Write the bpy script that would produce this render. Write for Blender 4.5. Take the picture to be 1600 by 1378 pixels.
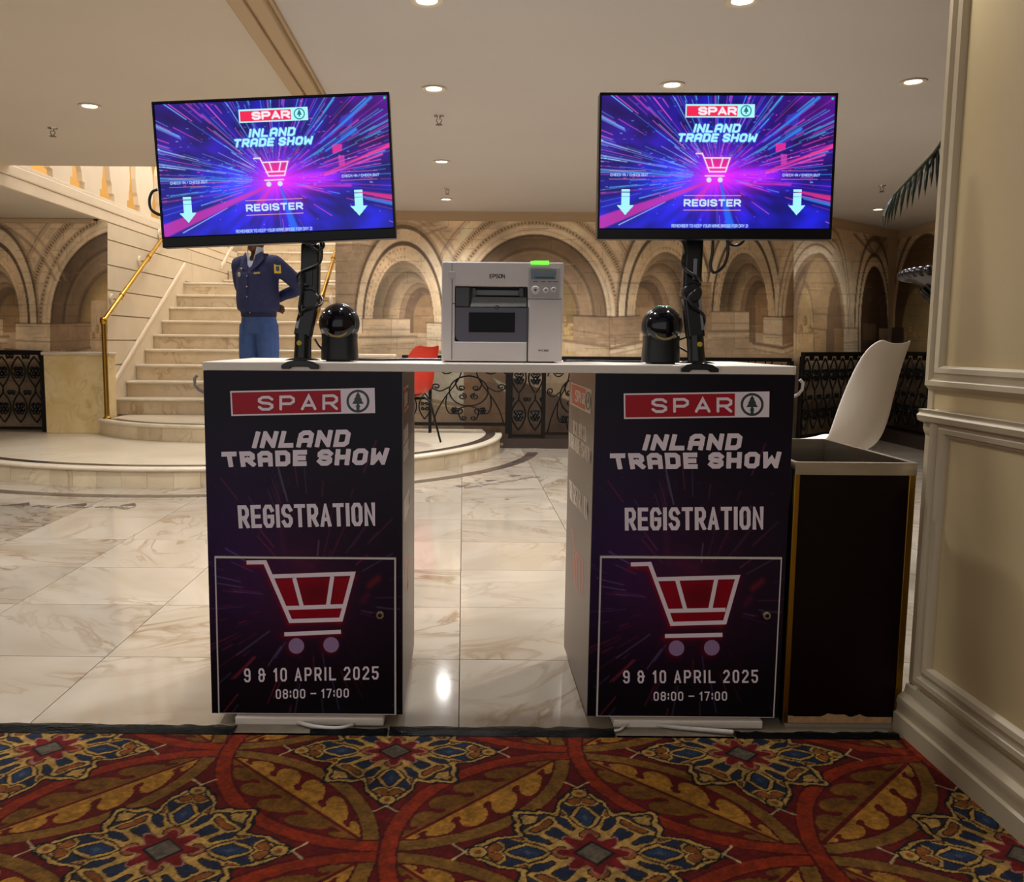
import bpy, bmesh, random
import numpy as np
from math import *
from mathutils import Vector, Matrix

SC = bpy.context.scene
for _o in list(bpy.data.objects): bpy.data.objects.remove(_o)
random.seed(7); RNG = np.random.default_rng(11)

# ------------------------------------------------------------------ camera
FPX, PPX, PPY, CAMH, HOR, RHO = 1369.0, 723.3, 689.0, 1.07, 534.2, 0.0078
PIT = atan((PPY - HOR) / FPX)
FW = np.array([0, cos(PIT), -sin(PIT)]); RT = np.array([1.0, 0, 0]); UP = np.array([0, sin(PIT), cos(PIT)])
cam_d = bpy.data.cameras.new('camera'); cam = bpy.data.objects.new('camera', cam_d)
SC.collection.objects.link(cam); SC.camera = cam
cam_d.sensor_fit = 'HORIZONTAL'; cam_d.sensor_width = 36.0; cam_d.lens = FPX / 1600 * 36
cam_d.shift_x = (800 - PPX) / 1600; cam_d.clip_start = 0.02; cam_d.clip_end = 200
_r = RT * cos(RHO) + UP * sin(RHO); _u = -RT * sin(RHO) + UP * cos(RHO); _b = -FW
cam.matrix_world = Matrix(((_r[0], _u[0], _b[0], 0), (_r[1], _u[1], _b[1], 0), (_r[2], _u[2], _b[2], CAMH), (0, 0, 0, 1)))

# ------------------------------------------------------------------ world, exposure
WORLD = bpy.data.worlds.new('World'); SC.world = WORLD; WORLD.use_nodes = True
_bg = WORLD.node_tree.nodes['Background']
_bg.inputs[0].default_value = (1.0, 0.97, 0.95, 1); _bg.inputs[1].default_value = 0.85
SC.view_settings.view_transform = 'Standard'; SC.view_settings.look = 'None'
SC.view_settings.gamma = 1.0; SC.view_settings.use_curve_mapping = False
SC.view_settings.exposure = 0.0
SC.cycles.use_denoising = True
SC.cycles.max_bounces = 8; SC.cycles.diffuse_bounces = 5; SC.cycles.glossy_bounces = 4
SC.cycles.sample_clamp_indirect = 6.0; SC.cycles.caustics_reflective = False; SC.cycles.caustics_refractive = False

DOWN_W = 92.0          # each recessed downlight
HALL_W = 150.0         # upper hall lamps over the stairs
LAMP_COL = (1.0, 0.99, 0.975)
ZC = 2.41              # ceiling height
XS, XR = -3.565, -1.33 # stair well left and right walls
YB = 9.3               # back wall

# ------------------------------------------------------------------ photo measurement helpers
def rays(x, y):
    x = np.asarray(x, float); y = np.asarray(y, float)
    dx = x - PPX; dy = y - PPY
    a = dx * cos(RHO) + dy * sin(RHO); b = -dx * sin(RHO) + dy * cos(RHO)
    return FW * FPX + a[..., None] * RT - b[..., None] * UP
def on_plane(x, y, p, n):
    d = rays(x, y); o = np.array([0, 0, CAMH]); n = np.asarray(n, float)
    t = ((np.asarray(p, float) - o) @ n) / (d @ n)
    return o + d * t[..., None]
def at_y(x, y, Y): return on_plane(x, y, (0, Y, 0), (0, 1, 0))
def at_x(x, y, X): return on_plane(x, y, (X, 0, 0), (1, 0, 0))
def at_z(x, y, Z): return on_plane(x, y, (0, 0, Z), (0, 0, 1))

# ------------------------------------------------------------------ colours and materials
def lin(c):
    c = np.asarray(c, float) / 255.0
    return np.where(c <= 0.04045, c / 12.92, ((c + 0.055) / 1.055) ** 2.4)
def rgba(c): return tuple(lin(c)) + (1.0,)
MATS = {}
def mat(name, col=(128, 128, 128), rough=0.5, metal=0.0, spec=0.5, var=0.0, vscale=8.0, bump=0.0, bscale=60.0, emit=None, estr=0.0, coat=0.0, stretch=None):
    if name in MATS: return MATS[name]
    m = bpy.data.materials.new(name); m.use_nodes = True; nt = m.node_tree; N = nt.nodes; L = nt.links
    p = N['Principled BSDF']
    p.inputs['Base Color'].default_value = rgba(col); p.inputs['Roughness'].default_value = rough
    p.inputs['Metallic'].default_value = metal; p.inputs['Specular IOR Level'].default_value = spec
    p.inputs['Coat Weight'].default_value = coat; p.inputs['Coat Roughness'].default_value = 0.15
    if var or bump:
        g = N.new('ShaderNodeNewGeometry'); mp = N.new('ShaderNodeMapping'); L.new(g.outputs['Position'], mp.inputs[0])
        if stretch: mp.inputs['Scale'].default_value = stretch
    if var:
        n = N.new('ShaderNodeTexNoise'); n.inputs['Scale'].default_value = vscale; n.inputs['Detail'].default_value = 4
        L.new(mp.outputs[0], n.inputs['Vector'])
        r = N.new('ShaderNodeValToRGB'); c = lin(col)
        r.color_ramp.elements[0].position = 0.3; r.color_ramp.elements[1].position = 0.7
        r.color_ramp.elements[0].color = tuple(np.clip(c * (1 - var), 0, 1)) + (1,); r.color_ramp.elements[1].color = tuple(np.clip(c * (1 + var), 0, 1)) + (1,)
        L.new(n.outputs['Fac'], r.inputs[0]); L.new(r.outputs[0], p.inputs['Base Color'])
    if bump:
        n2 = N.new('ShaderNodeTexNoise'); n2.inputs['Scale'].default_value = bscale; n2.inputs['Detail'].default_value = 3
        L.new(mp.outputs[0], n2.inputs['Vector'])
        b = N.new('ShaderNodeBump'); b.inputs['Strength'].default_value = bump; b.inputs['Distance'].default_value = 0.01
        L.new(n2.outputs['Fac'], b.inputs['Height']); L.new(b.outputs[0], p.inputs['Normal'])
    if emit is not None:
        p.inputs['Emission Color'].default_value = rgba(emit); p.inputs['Emission Strength'].default_value = estr
    MATS[name] = m; return m
def marble(name, base, light, vein, rough=0.15, scale=1.6, veinw=0.5, stretch=(1, 1, 1)):
    m = bpy.data.materials.new(name); m.use_nodes = True; nt = m.node_tree; N = nt.nodes; L = nt.links
    p = N['Principled BSDF']; p.inputs['Roughness'].default_value = rough
    g = N.new('ShaderNodeNewGeometry'); oi = N.new('ShaderNodeObjectInfo')
    mul = N.new('ShaderNodeMath'); mul.operation = 'MULTIPLY'; mul.inputs[1].default_value = 37.0; L.new(oi.outputs['Random'], mul.inputs[0])
    add = N.new('ShaderNodeVectorMath'); add.operation = 'ADD'; L.new(g.outputs['Position'], add.inputs[0]); L.new(mul.outputs[0], add.inputs[1])
    rot = N.new('ShaderNodeVectorRotate'); rot.rotation_type = 'Z_AXIS'; L.new(add.outputs[0], rot.inputs['Vector'])
    m6 = N.new('ShaderNodeMath'); m6.operation = 'MULTIPLY'; m6.inputs[1].default_value = 5.0; L.new(oi.outputs['Random'], m6.inputs[0]); L.new(m6.outputs[0], rot.inputs['Angle'])
    mp = N.new('ShaderNodeMapping'); mp.inputs['Scale'].default_value = stretch; L.new(rot.outputs[0], mp.inputs[0])
    n1 = N.new('ShaderNodeTexNoise'); n1.inputs['Scale'].default_value = scale; n1.inputs['Detail'].default_value = 6; n1.inputs['Distortion'].default_value = 0.6; L.new(mp.outputs[0], n1.inputs['Vector'])
    r1 = N.new('ShaderNodeValToRGB'); r1.color_ramp.elements[0].position = 0.35; r1.color_ramp.elements[1].position = 0.62
    r1.color_ramp.elements[0].color = rgba(base); r1.color_ramp.elements[1].color = rgba(light); L.new(n1.outputs['Fac'], r1.inputs[0])
    n2 = N.new('ShaderNodeTexNoise'); n2.inputs['Scale'].default_value = scale * 1.3; n2.inputs['Detail'].default_value = 5; n2.inputs['Distortion'].default_value = 1.6
    L.new(mp.outputs[0], n2.inputs['Vector'])
    r2 = N.new('ShaderNodeValToRGB'); e = r2.color_ramp.elements
    e[0].position = 0.46; e[0].color = (0, 0, 0, 1); e[1].position = 0.5; e[1].color = (1, 1, 1, 1); x = e.new(0.56); x.color = (0.15, 0.15, 0.15, 1); x = e.new(0.62); x.color = (0, 0, 0, 1)
    L.new(n2.outputs['Fac'], r2.inputs[0])
    n3 = N.new('ShaderNodeTexNoise'); n3.inputs['Scale'].default_value = scale * .8; L.new(mp.outputs[0], n3.inputs['Vector'])
    mk = N.new('ShaderNodeMath'); mk.operation = 'MULTIPLY'; L.new(r2.outputs[0], mk.inputs[0])
    r3 = N.new('ShaderNodeValToRGB'); r3.color_ramp.elements[0].position = 0.42; r3.color_ramp.elements[1].position = 0.65; L.new(n3.outputs['Fac'], r3.inputs[0]); L.new(r3.outputs[0], mk.inputs[1])
    m2 = N.new('ShaderNodeMath'); m2.operation = 'MULTIPLY'; m2.inputs[1].default_value = veinw; L.new(mk.outputs[0], m2.inputs[0])
    mix = N.new('ShaderNodeMixRGB'); L.new(m2.outputs[0], mix.inputs[0]); L.new(r1.outputs[0], mix.inputs[1]); mix.inputs[2].default_value = rgba(vein)
    hsv = N.new('ShaderNodeHueSaturation'); mr = N.new('ShaderNodeMapRange'); mr.inputs[3].default_value = 0.86; mr.inputs[4].default_value = 1.08
    L.new(oi.outputs['Random'], mr.inputs[0]); L.new(mr.outputs[0], hsv.inputs['Value']); L.new(mix.outputs[0], hsv.inputs['Color']); L.new(hsv.outputs[0], p.inputs['Base Color'])
    MATS[name] = m; return m
def colmat(name, rough=0.5, spec=0.5, emit=0.0, coat=0.0, bump=0.0, bscale=300):
    m = bpy.data.materials.new(name); m.use_nodes = True; N = m.node_tree.nodes; L = m.node_tree.links; p = N['Principled BSDF']
    a = N.new('ShaderNodeAttribute'); a.attribute_name = 'Col'
    p.inputs['Roughness'].default_value = rough; p.inputs['Specular IOR Level'].default_value = spec; p.inputs['Coat Weight'].default_value = coat
    if emit:
        p.inputs['Base Color'].default_value = (0.01, 0.01, 0.012, 1); L.new(a.outputs['Color'], p.inputs['Emission Color']); p.inputs['Emission Strength'].default_value = emit
    else: L.new(a.outputs['Color'], p.inputs['Base Color'])
    if bump:
        g = N.new('ShaderNodeNewGeometry'); n2 = N.new('ShaderNodeTexNoise'); n2.inputs['Scale'].default_value = bscale; L.new(g.outputs['Position'], n2.inputs['Vector'])
        b = N.new('ShaderNodeBump'); b.inputs['Strength'].default_value = bump; b.inputs['Distance'].default_value = 0.004
        L.new(n2.outputs['Fac'], b.inputs['Height']); L.new(b.outputs[0], p.inputs['Normal'])
    MATS[name] = m; return m

# ------------------------------------------------------------------ objects
WL = {}
def tag(o, label=None, cat=None, group=None, kind=None):
    if label: o['label'] = label
    if cat: o['category'] = cat
    if group: o['group'] = group
    if kind: o['kind'] = kind
    return o
def empty(name, loc=(0, 0, 0), label=None, cat=None, group=None, kind=None, local=False):
    o = bpy.data.objects.new(name, None); SC.collection.objects.link(o); o.location = loc; o.empty_display_size = 0.05
    WL[o.name] = Vector((0, 0, 0)) if local else Vector(loc)
    return tag(o, label, cat, group, kind)
def link(name, me, parent=None, m=None):
    o = bpy.data.objects.new(name, me); SC.collection.objects.link(o)
    if m and not me.materials: me.materials.append(m)
    if parent:
        o.parent = parent; WL[o.name] = WL.get(parent.name, Vector())
    else: WL[o.name] = Vector()
    return o
def copy_tree(o, parent=None):
    c = o.copy(); SC.collection.objects.link(c); c.parent = parent
    WL[c.name] = WL.get(o.name, Vector())
    for ch in list(o.children): copy_tree(ch, c)
    return c
class MB:
    def __init__(s): s.v = []; s.f = []
    def add(s, vs, fs):
        n = len(s.v); s.v += [tuple(map(float, q)) for q in vs]; s.f += [tuple(i + n for i in f) for f in fs]; return s
    def box(s, x0, x1, y0, y1, z0, z1):
        return s.add([(x0, y0, z0), (x1, y0, z0), (x1, y1, z0), (x0, y1, z0), (x0, y0, z1), (x1, y0, z1), (x1, y1, z1), (x0, y1, z1)],
                     [(0, 3, 2, 1), (4, 5, 6, 7), (0, 1, 5, 4), (1, 2, 6, 5), (2, 3, 7, 6), (3, 0, 4, 7)])
    def obox(s, c, ax, ay, az, hx, hy, hz):
        c = Vector(c); ax, ay, az = Vector(ax).normalized() * hx, Vector(ay).normalized() * hy, Vector(az).normalized() * hz
        vs = [c + sx * ax + sy * ay + sz * az for sz in (-1, 1) for sx, sy in ((-1, -1), (1, -1), (1, 1), (-1, 1))]
        return s.add(vs, [(0, 3, 2, 1), (4, 5, 6, 7), (0, 1, 5, 4), (1, 2, 6, 5), (2, 3, 7, 6), (3, 0, 4, 7)])
    def prism(s, pts, off):
        n = len(pts); off = Vector(off); a = [Vector(p) for p in pts]
        return s.add(a + [p + off for p in a], [tuple(range(n)), tuple(range(2 * n - 1, n - 1, -1))] + [(i, i + n, (i + 1) % n + n, (i + 1) % n) for i in range(n)])
    def poly(s, pts): return s.add(pts, [tuple(range(len(pts)))])
    def rings(s, rs, close=False, caps=True, wrap=True):
        n = len(rs[0]); vs = [p for r in rs for p in r]; fs = []; K = len(rs)
        for i in range(K if close else K - 1):
            for j in range(n if wrap else n - 1):
                a, b = i * n, ((i + 1) % K) * n; j2 = (j + 1) % n
                fs.append((a + j, a + j2, b + j2, b + j))
        if caps and not close and wrap: fs += [tuple(range(n - 1, -1, -1)), tuple(range((K - 1) * n, K * n))]
        return s.add(vs, fs)
    def tube(s, pts, r, n=8, close=False, flat=None, caps=True):
        pts = [Vector(p) for p in pts]; K = len(pts); rs = []
        nrm = None
        for i in range(K):
            if close: t = pts[(i + 1) % K] - pts[i - 1]
            else: t = pts[min(i + 1, K - 1)] - pts[max(i - 1, 0)]
            t.normalize()
            if nrm is None:
                nrm = Vector((0, 0, 1)) if abs(t.z) < 0.9 else Vector((0, 1, 0))
                if flat is not None: nrm = Vector(flat)
            nrm = (nrm - t * nrm.dot(t)); nrm.normalize(); b = t.cross(nrm)
            rr = r[i] if hasattr(r, '__len__') else r
            rs.append([pts[i] + (nrm * cos(2 * pi * k / n) + b * sin(2 * pi * k / n)) * rr for k in range(n)])
        return s.rings(rs, close=close, caps=caps)
    def lathe(s, prof, c=(0, 0, 0), n=24, axis='z', a0=0, a1=2 * pi):
        full = abs(a1 - a0 - 2 * pi) < 1e-6; rs = []; K = n if full else n + 1
        for (r, h) in prof:
            ring = []
            for k in range(K):
                a = a0 + (a1 - a0) * k / n
                if axis == 'z': p = (c[0] + r * cos(a), c[1] + r * sin(a), c[2] + h)
                elif axis == 'y': p = (c[0] + r * cos(a), c[1] + h, c[2] + r * sin(a))
                else: p = (c[0] + h, c[1] + r * cos(a), c[2] + r * sin(a))
                ring.append(p)
            rs.append(ring)
        return s.rings(rs, wrap=full, caps=full)
    def ball(s, c, rx, ry=None, rz=None, n=16, m=10):
        ry = ry or rx; rz = rz or rx
        rs = [[(c[0] + rx * sin(t) * cos(2 * pi * k / n), c[1] + ry * sin(t) * sin(2 * pi * k / n), c[2] + rz * cos(t)) for k in range(n)] for t in [pi * (i + .03) / (m + .06) for i in range(m + 1)]]
        return s.rings(rs[::-1])
    def mesh(s, name, off=None, smooth=None):
        me = bpy.data.meshes.new(name)
        v = s.v if off is None else [(x - off[0], y - off[1], z - off[2]) for x, y, z in s.v]
        me.from_pydata(v, [], s.f)
        bm = bmesh.new(); bm.from_mesh(me); bmesh.ops.recalc_face_normals(bm, faces=bm.faces); bm.to_mesh(me); bm.free()
        if smooth is not None:
            me.shade_smooth()
            if smooth < 180: me.set_sharp_from_angle(angle=radians(smooth))
        return me
    def build(s, name, m, parent=None, smooth=None, bevel=0, label=None, seg=2):
        me = s.mesh(name, WL.get(parent.name) if parent else None, smooth)
        o = link(name, me, parent, m)
        if bevel:
            b = o.modifiers.new('bevel', 'BEVEL'); b.width = bevel; b.segments = seg; b.limit_method = 'ANGLE'; b.angle_limit = radians(40)
        if label: o['label'] = label
        return o
def boxo(name, m, parent, x0, x1, y0, y1, z0, z1, bevel=0, **k): return MB().box(x0, x1, y0, y1, z0, z1).build(name, m, parent, bevel=bevel, **k)
def gridmesh(name, P, col):
    """P (h,w,3) points, col (h,w,3) 0-255 sRGB -> mesh with point colour attribute"""
    h, w = P.shape[:2]; me = bpy.data.meshes.new(name)
    idx = np.arange(h * w).reshape(h, w)
    q = np.stack([idx[:-1, :-1], idx[1:, :-1], idx[1:, 1:], idx[:-1, 1:]], -1).reshape(-1, 4)
    me.vertices.add(h * w); me.vertices.foreach_set('co', P.astype(np.float32).ravel())
    me.loops.add(q.size); me.loops.foreach_set('vertex_index', q.astype(np.int32).ravel())
    me.polygons.add(len(q)); me.polygons.foreach_set('loop_start', np.arange(0, q.size, 4, dtype=np.int32))
    me.update(calc_edges=True)
    a = me.color_attributes.new('Col', 'FLOAT_COLOR', 'POINT')
    c = np.ones((h * w, 4), np.float32); c[:, :3] = lin(np.clip(col, 0, 255)).reshape(-1, 3)
    a.data.foreach_set('color', c.ravel())
    return me

# ------------------------------------------------------------------ flat print: strokes and canvas
_O = [[(1, 6), (3, 6), (4, 5), (4, 1), (3, 0), (1, 0), (0, 1), (0, 5), (1, 6)]]
GL = {
 'A': (4, [[(0, 0), (0, 5), (1, 6), (3, 6), (4, 5), (4, 0)], [(0, 2.3), (4, 2.3)]]), 'a': (4, [[(0, 0), (2, 6), (4, 0)], [(.75, 1.7), (3.25, 1.7)]]),
 'B': (4, [[(0, 0), (0, 6), (3, 6), (4, 5), (4, 4), (3, 3.2), (4, 2.3), (4, 1), (3, 0), (0, 0)], [(0, 3.2), (3, 3.2)]]),
 'C': (4, [[(4, 5), (3, 6), (1, 6), (0, 5), (0, 1), (1, 0), (3, 0), (4, 1)]]), 'D': (4, [[(0, 0), (0, 6), (3, 6), (4, 5), (4, 1), (3, 0), (0, 0)]]),
 'E': (3.6, [[(3.6, 6), (0, 6), (0, 0), (3.6, 0)], [(0, 3), (3.2, 3)]]), 'F': (3.6, [[(3.6, 6), (0, 6), (0, 0)], [(0, 3), (3.2, 3)]]),
 'G': (4, [[(4, 4.9), (3, 6), (1, 6), (0, 5), (0, 1), (1, 0), (3, 0), (4, 1), (4, 2.9), (2.3, 2.9)]]), 'H': (4, [[(0, 0), (0, 6)], [(4, 0), (4, 6)], [(0, 3), (4, 3)]]),
 'I': (0, [[(0, 0), (0, 6)]]), 'K': (4, [[(0, 0), (0, 6)], [(4, 6), (.4, 2.8)], [(1.5, 3.8), (4, 0)]]), 'L': (3.8, [[(0, 6), (0, 0), (3.8, 0)]]),
 'M': (5, [[(0, 0), (0, 6), (2.5, 2.2), (5, 6), (5, 0)]]), 'N': (4, [[(0, 0), (0, 6), (4, 0), (4, 6)]]), 'O': (4, _O),
 'P': (4, [[(0, 0), (0, 6), (3, 6), (4, 5), (4, 3.6), (3, 2.6), (0, 2.6)]]), 'R': (4, [[(0, 0), (0, 6), (3, 6), (4, 5), (4, 3.6), (3, 2.6), (0, 2.6)], [(2, 2.6), (4, 0)]]),
 'S': (4, [[(4, 4.9), (3, 6), (1, 6), (0, 5), (0, 4.1), (1, 3.2), (3, 2.9), (4, 2), (4, 1), (3, 0), (1, 0), (0, 1.1)]]), 'T': (4, [[(0, 6), (4, 6)], [(2, 6), (2, 0)]]),
 'U': (4, [[(0, 6), (0, 1), (1, 0), (3, 0), (4, 1), (4, 6)]]), 'V': (4, [[(0, 6), (2, 0), (4, 6)]]), 'W': (5, [[(0, 6), (.5, 0), (2.5, 3.6), (4.5, 0), (5, 6)]]),
 'Y': (4, [[(0, 6), (2, 3), (4, 6)], [(2, 3), (2, 0)]]), '0': (3.6, [[(x * .9, y) for x, y in _O[0]]]), '1': (1.6, [[(0, 4.8), (1.3, 6), (1.3, 0)]]),
 '2': (3.6, [[(0, 5), (.9, 6), (2.7, 6), (3.6, 5), (3.6, 3.9), (0, .5), (0, 0), (3.6, 0)]]), '5': (3.6, [[(3.6, 6), (0, 6), (0, 3.5), (2.7, 3.5), (3.6, 2.6), (3.6, 1), (2.7, 0), (.9, 0), (0, 1)]]),
 '7': (3.6, [[(0, 6), (3.6, 6), (1.3, 0)]]), '8': (3.6, [[(.9, 3.2), (0, 4), (0, 5), (.9, 6), (2.7, 6), (3.6, 5), (3.6, 4), (2.7, 3.2), (.9, 3.2), (0, 2.3), (0, 1), (.9, 0), (2.7, 0), (3.6, 1), (3.6, 2.3), (2.7, 3.2)]]),
 '9': (3.6, [[(3.6, 2.8), (.9, 2.8), (0, 3.7), (0, 5), (.9, 6), (2.7, 6), (3.6, 5), (3.6, 1), (2.7, 0), (.9, 0), (0, .9)]]),
 '&': (4.2, [[(4.2, 3.2), (.9, 3.2), (0, 4), (0, 5), (.9, 6), (2.4, 6), (3.2, 5.1)], [(.9, 3.2), (0, 2.3), (0, 1), (.9, 0), (2.5, 0), (3.4, 1), (3.4, 4.0)]]),
 ':': (0, [[(0, 1), (0, 1.9)], [(0, 4), (0, 4.9)]]), '–': (4, [[(0, 3), (4, 3)]]), '-': (2, [[(0, 3), (2, 3)]]), '/': (2.4, [[(0, 0), (2.4, 6)]]), ' ': (.2, []), '!': (0, [[(0, 6), (0, 2)], [(0, 0), (0, .7)]]),
}
def glyphs(txt, gap=1.9):
    x = 0; out = []
    for ch in txt:
        w, pl = GL[ch]
        out += [[(px + x, py) for px, py in p] for p in pl]; x += w + gap
    return out, x - gap
def strokes(txt, quad, gap=1.9, slant=0.0):
    """glyph strokes laid into the quad TL,TR,BR,BL (any 2-D frame)"""
    pl, W = glyphs(txt, gap); TL, TR, BR, BL = [np.array(q, float) for q in quad]; res = []
    for p in pl:
        q = []
        for x, y in p:
            t = y / 6; s = (x + slant * (y - 3)) / W
            q.append((BL * (1 - s) + BR * s) * (1 - t) + (TL * (1 - s) + TR * s) * t)
        res.append(q)
    return res
def ribbon(pts, hw):
    pts = [np.array(p, float) for p in pts]; n = len(pts); closed = np.allclose(pts[0], pts[-1]) and n > 2
    if closed: pts = pts[:-1]; n -= 1
    Lf, Rt = [], []
    for i in range(n):
        a = pts[(i - 1) % n] if (closed or i > 0) else None; b = pts[(i + 1) % n] if (closed or i < n - 1) else None; p = pts[i]
        d1 = (p - a) / (np.linalg.norm(p - a) + 1e-9) if a is not None else None; d2 = (b - p) / (np.linalg.norm(b - p) + 1e-9) if b is not None else None
        if d1 is None: d1 = d2
        if d2 is None: d2 = d1
        n1 = np.array([-d1[1], d1[0]]); n2 = np.array([-d2[1], d2[0]]); m = n1 + n2; ml = np.linalg.norm(m)
        m = n1 if ml < .3 else m / ml
        k = hw / max(.30, float(m @ n1))
        Lf.append(p + m * k); Rt.append(p - m * k)
    segs = []
    for i in range(n if closed else n - 1):
        j = (i + 1) % n; segs.append((Lf[i], Lf[j], Rt[j], Rt[i]))
    return segs
def lay(mb, q, fmap):
    # overlapping ink pieces are laid a few microns above one another so that none shades the next
    w = fmap(q[:, 0], q[:, 1]); w = np.asarray(w); nrm = np.cross(w[1] - w[0], w[2] - w[0]); nrm = nrm / (np.linalg.norm(nrm) + 1e-12)
    if nrm @ (np.array([0, 0, CAMH]) - w[0]) < 0: nrm = -nrm
    mb.poly([tuple(v) for v in w + nrm * (len(mb.f) % 60) * 5e-6])
def clip_half(P, a, b, c):
    # keep the side of line a-b on which point c lies
    a, b, c = np.array(a, float), np.array(b, float), np.array(c, float); d = b - a; s = lambda p: d[0] * (p[1] - a[1]) - d[1] * (p[0] - a[0]); sg = 1 if s(c) > 0 else -1
    out = []
    for i in range(len(P)):
        p, q = P[i], P[(i + 1) % len(P)]; u, v = s(p) * sg, s(q) * sg
        if u >= 0: out.append(p)
        if (u >= 0) != (v >= 0): out.append(p + (q - p) * (u / (u - v)))
    return out
def capped(p, hw):
    p = [np.array(v, float) for v in p]
    if np.allclose(p[0], p[-1]): return p
    a = p[0] - p[1]; b = p[-1] - p[-2]
    return [p[0] + a / np.linalg.norm(a) * hw] + p[1:-1] + [p[-1] + b / np.linalg.norm(b) * hw]
def print_strokes(mb, pls, hw, fmap, clip=None):
    for p in pls:
        for q in ribbon(capped(p, hw) if clip is not None else p, hw):
            if clip is not None:
                TL, TR, BR, BL = clip; q = [np.array(v) for v in q]; q = clip_half(q, TL, TR, BL)
                if len(q) > 2: q = clip_half(q, BL, BR, TL)
                if len(q) < 3: continue
            lay(mb, np.array(q), fmap)
def print_poly(mb, pts, fmap): lay(mb, np.array(pts, float), fmap)
def disc_pts(c, r, n=24, ry=None): return [(c[0] + r * cos(2 * pi * k / n), c[1] + (ry or r) * sin(2 * pi * k / n)) for k in range(n)]
def print_ring(mb, c, r0, r1, fmap, n=28):
    a, b = disc_pts(c, r0, n), disc_pts(c, r1, n)
    for i in range(n): print_poly(mb, [a[i], a[(i + 1) % n], b[(i + 1) % n], b[i]], fmap)
TREE = [(0, 1), (.28, .55), (.2, .55), (.46, .15), (.36, .15), (.62, -.28), (.12, -.28), (.12, -.55), (.4, -.62), (-.4, -.62), (-.12, -.55), (-.12, -.28), (-.62, -.28), (-.36, .15), (-.46, .15), (-.2, .55), (-.28, .55)]

def vnoise(x, y, s, seed=0):
    x = np.asarray(x, float) / s; y = np.asarray(y, float) / s
    xi = np.floor(x).astype(np.int64); yi = np.floor(y).astype(np.int64); fx = x - xi; fy = y - yi
    fx = fx * fx * (3 - 2 * fx); fy = fy * fy * (3 - 2 * fy)
    def h(a, b):
        n = (a * 374761393 + b * 668265263 + seed * 974711) & 0x7fffffff
        n = ((n ^ (n >> 13)) * 1274126177) & 0x7fffffff
        return ((n ^ (n >> 16)) & 0xffff) / 65535.0
    return (h(xi, yi) * (1 - fx) + h(xi + 1, yi) * fx) * (1 - fy) + (h(xi, yi + 1) * (1 - fx) + h(xi + 1, yi + 1) * fx) * fy
def sstep(a, b, x): 
    t = np.clip((x - a) / (b - a + 1e-12), 0, 1); return t * t * (3 - 2 * t)
class Canvas:
    def __init__(s, x0, x1, y0, y1, step):
        s.xs = np.linspace(x0, x1, int(round((x1 - x0) / step)) + 1); s.ys = np.linspace(y0, y1, int(round((y1 - y0) / step)) + 1)
        s.step = step; s.X, s.Y = np.meshgrid(s.xs, s.ys); s.img = np.zeros(s.X.shape + (3,))
    def win(s, x0, x1, y0, y1):
        i0, i1 = np.searchsorted(s.xs, (x0, x1)); j0, j1 = np.searchsorted(s.ys, (y0, y1)); return slice(j0, j1), slice(i0, i1)
    def mix(s, mask, col, w=None):
        t = s.img if w is None else s.img[w]
        mask = mask[..., None]; t[...] = t * (1 - mask) + np.asarray(col, float) * mask
    def add(s, mask, col, w=None):
        t = s.img if w is None else s.img[w]
        t += mask[..., None] * np.asarray(col, float)
    def seg(s, a, b, hw, col, alpha=1.0, soft=None, hw2=None, additive=False):
        soft = soft or s.step; hw2 = hw if hw2 is None else hw2; R = max(hw, hw2) + soft * 2
        w = s.win(min(a[0], b[0]) - R, max(a[0], b[0]) + R, min(a[1], b[1]) - R, max(a[1], b[1]) + R); X, Y = s.X[w], s.Y[w]
        if X.size == 0: return
        dx, dy = b[0] - a[0], b[1] - a[1]; L2 = dx * dx + dy * dy + 1e-9
        t = np.clip(((X - a[0]) * dx + (Y - a[1]) * dy) / L2, 0, 1)
        d = np.hypot(X - a[0] - t * dx, Y - a[1] - t * dy); m = (1 - sstep(-soft, soft, d - (hw + (hw2 - hw) * t))) * alpha
        (s.add if additive else s.mix)(m, col, w)
    def line(s, pts, hw, col, alpha=1.0, soft=None):
        for a, b in zip(pts[:-1], pts[1:]): s.seg(a, b, hw, col, alpha, soft)
    def poly(s, pts, col, alpha=1.0):
        pts = np.array(pts, float); w = s.win(pts[:, 0].min() - 1, pts[:, 0].max() + 1, pts[:, 1].min() - 1, pts[:, 1].max() + 1); X, Y = s.X[w], s.Y[w]
        ins = np.zeros(X.shape, bool); n = len(pts)
        for i in range(n):
            (xa, ya), (xb, yb) = pts[i], pts[(i + 1) % n]
            if ya == yb: continue
            c = ((ya > Y) != (yb > Y)) & (X < (xb - xa) * (Y - ya) / (yb - ya) + xa); ins ^= c
        s.mix(ins * alpha, col, w)
    def disc(s, c, r, col, alpha=1.0, soft=None):
        s.seg(c, (c[0] + .001, c[1]), r, col, alpha, soft)
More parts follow.
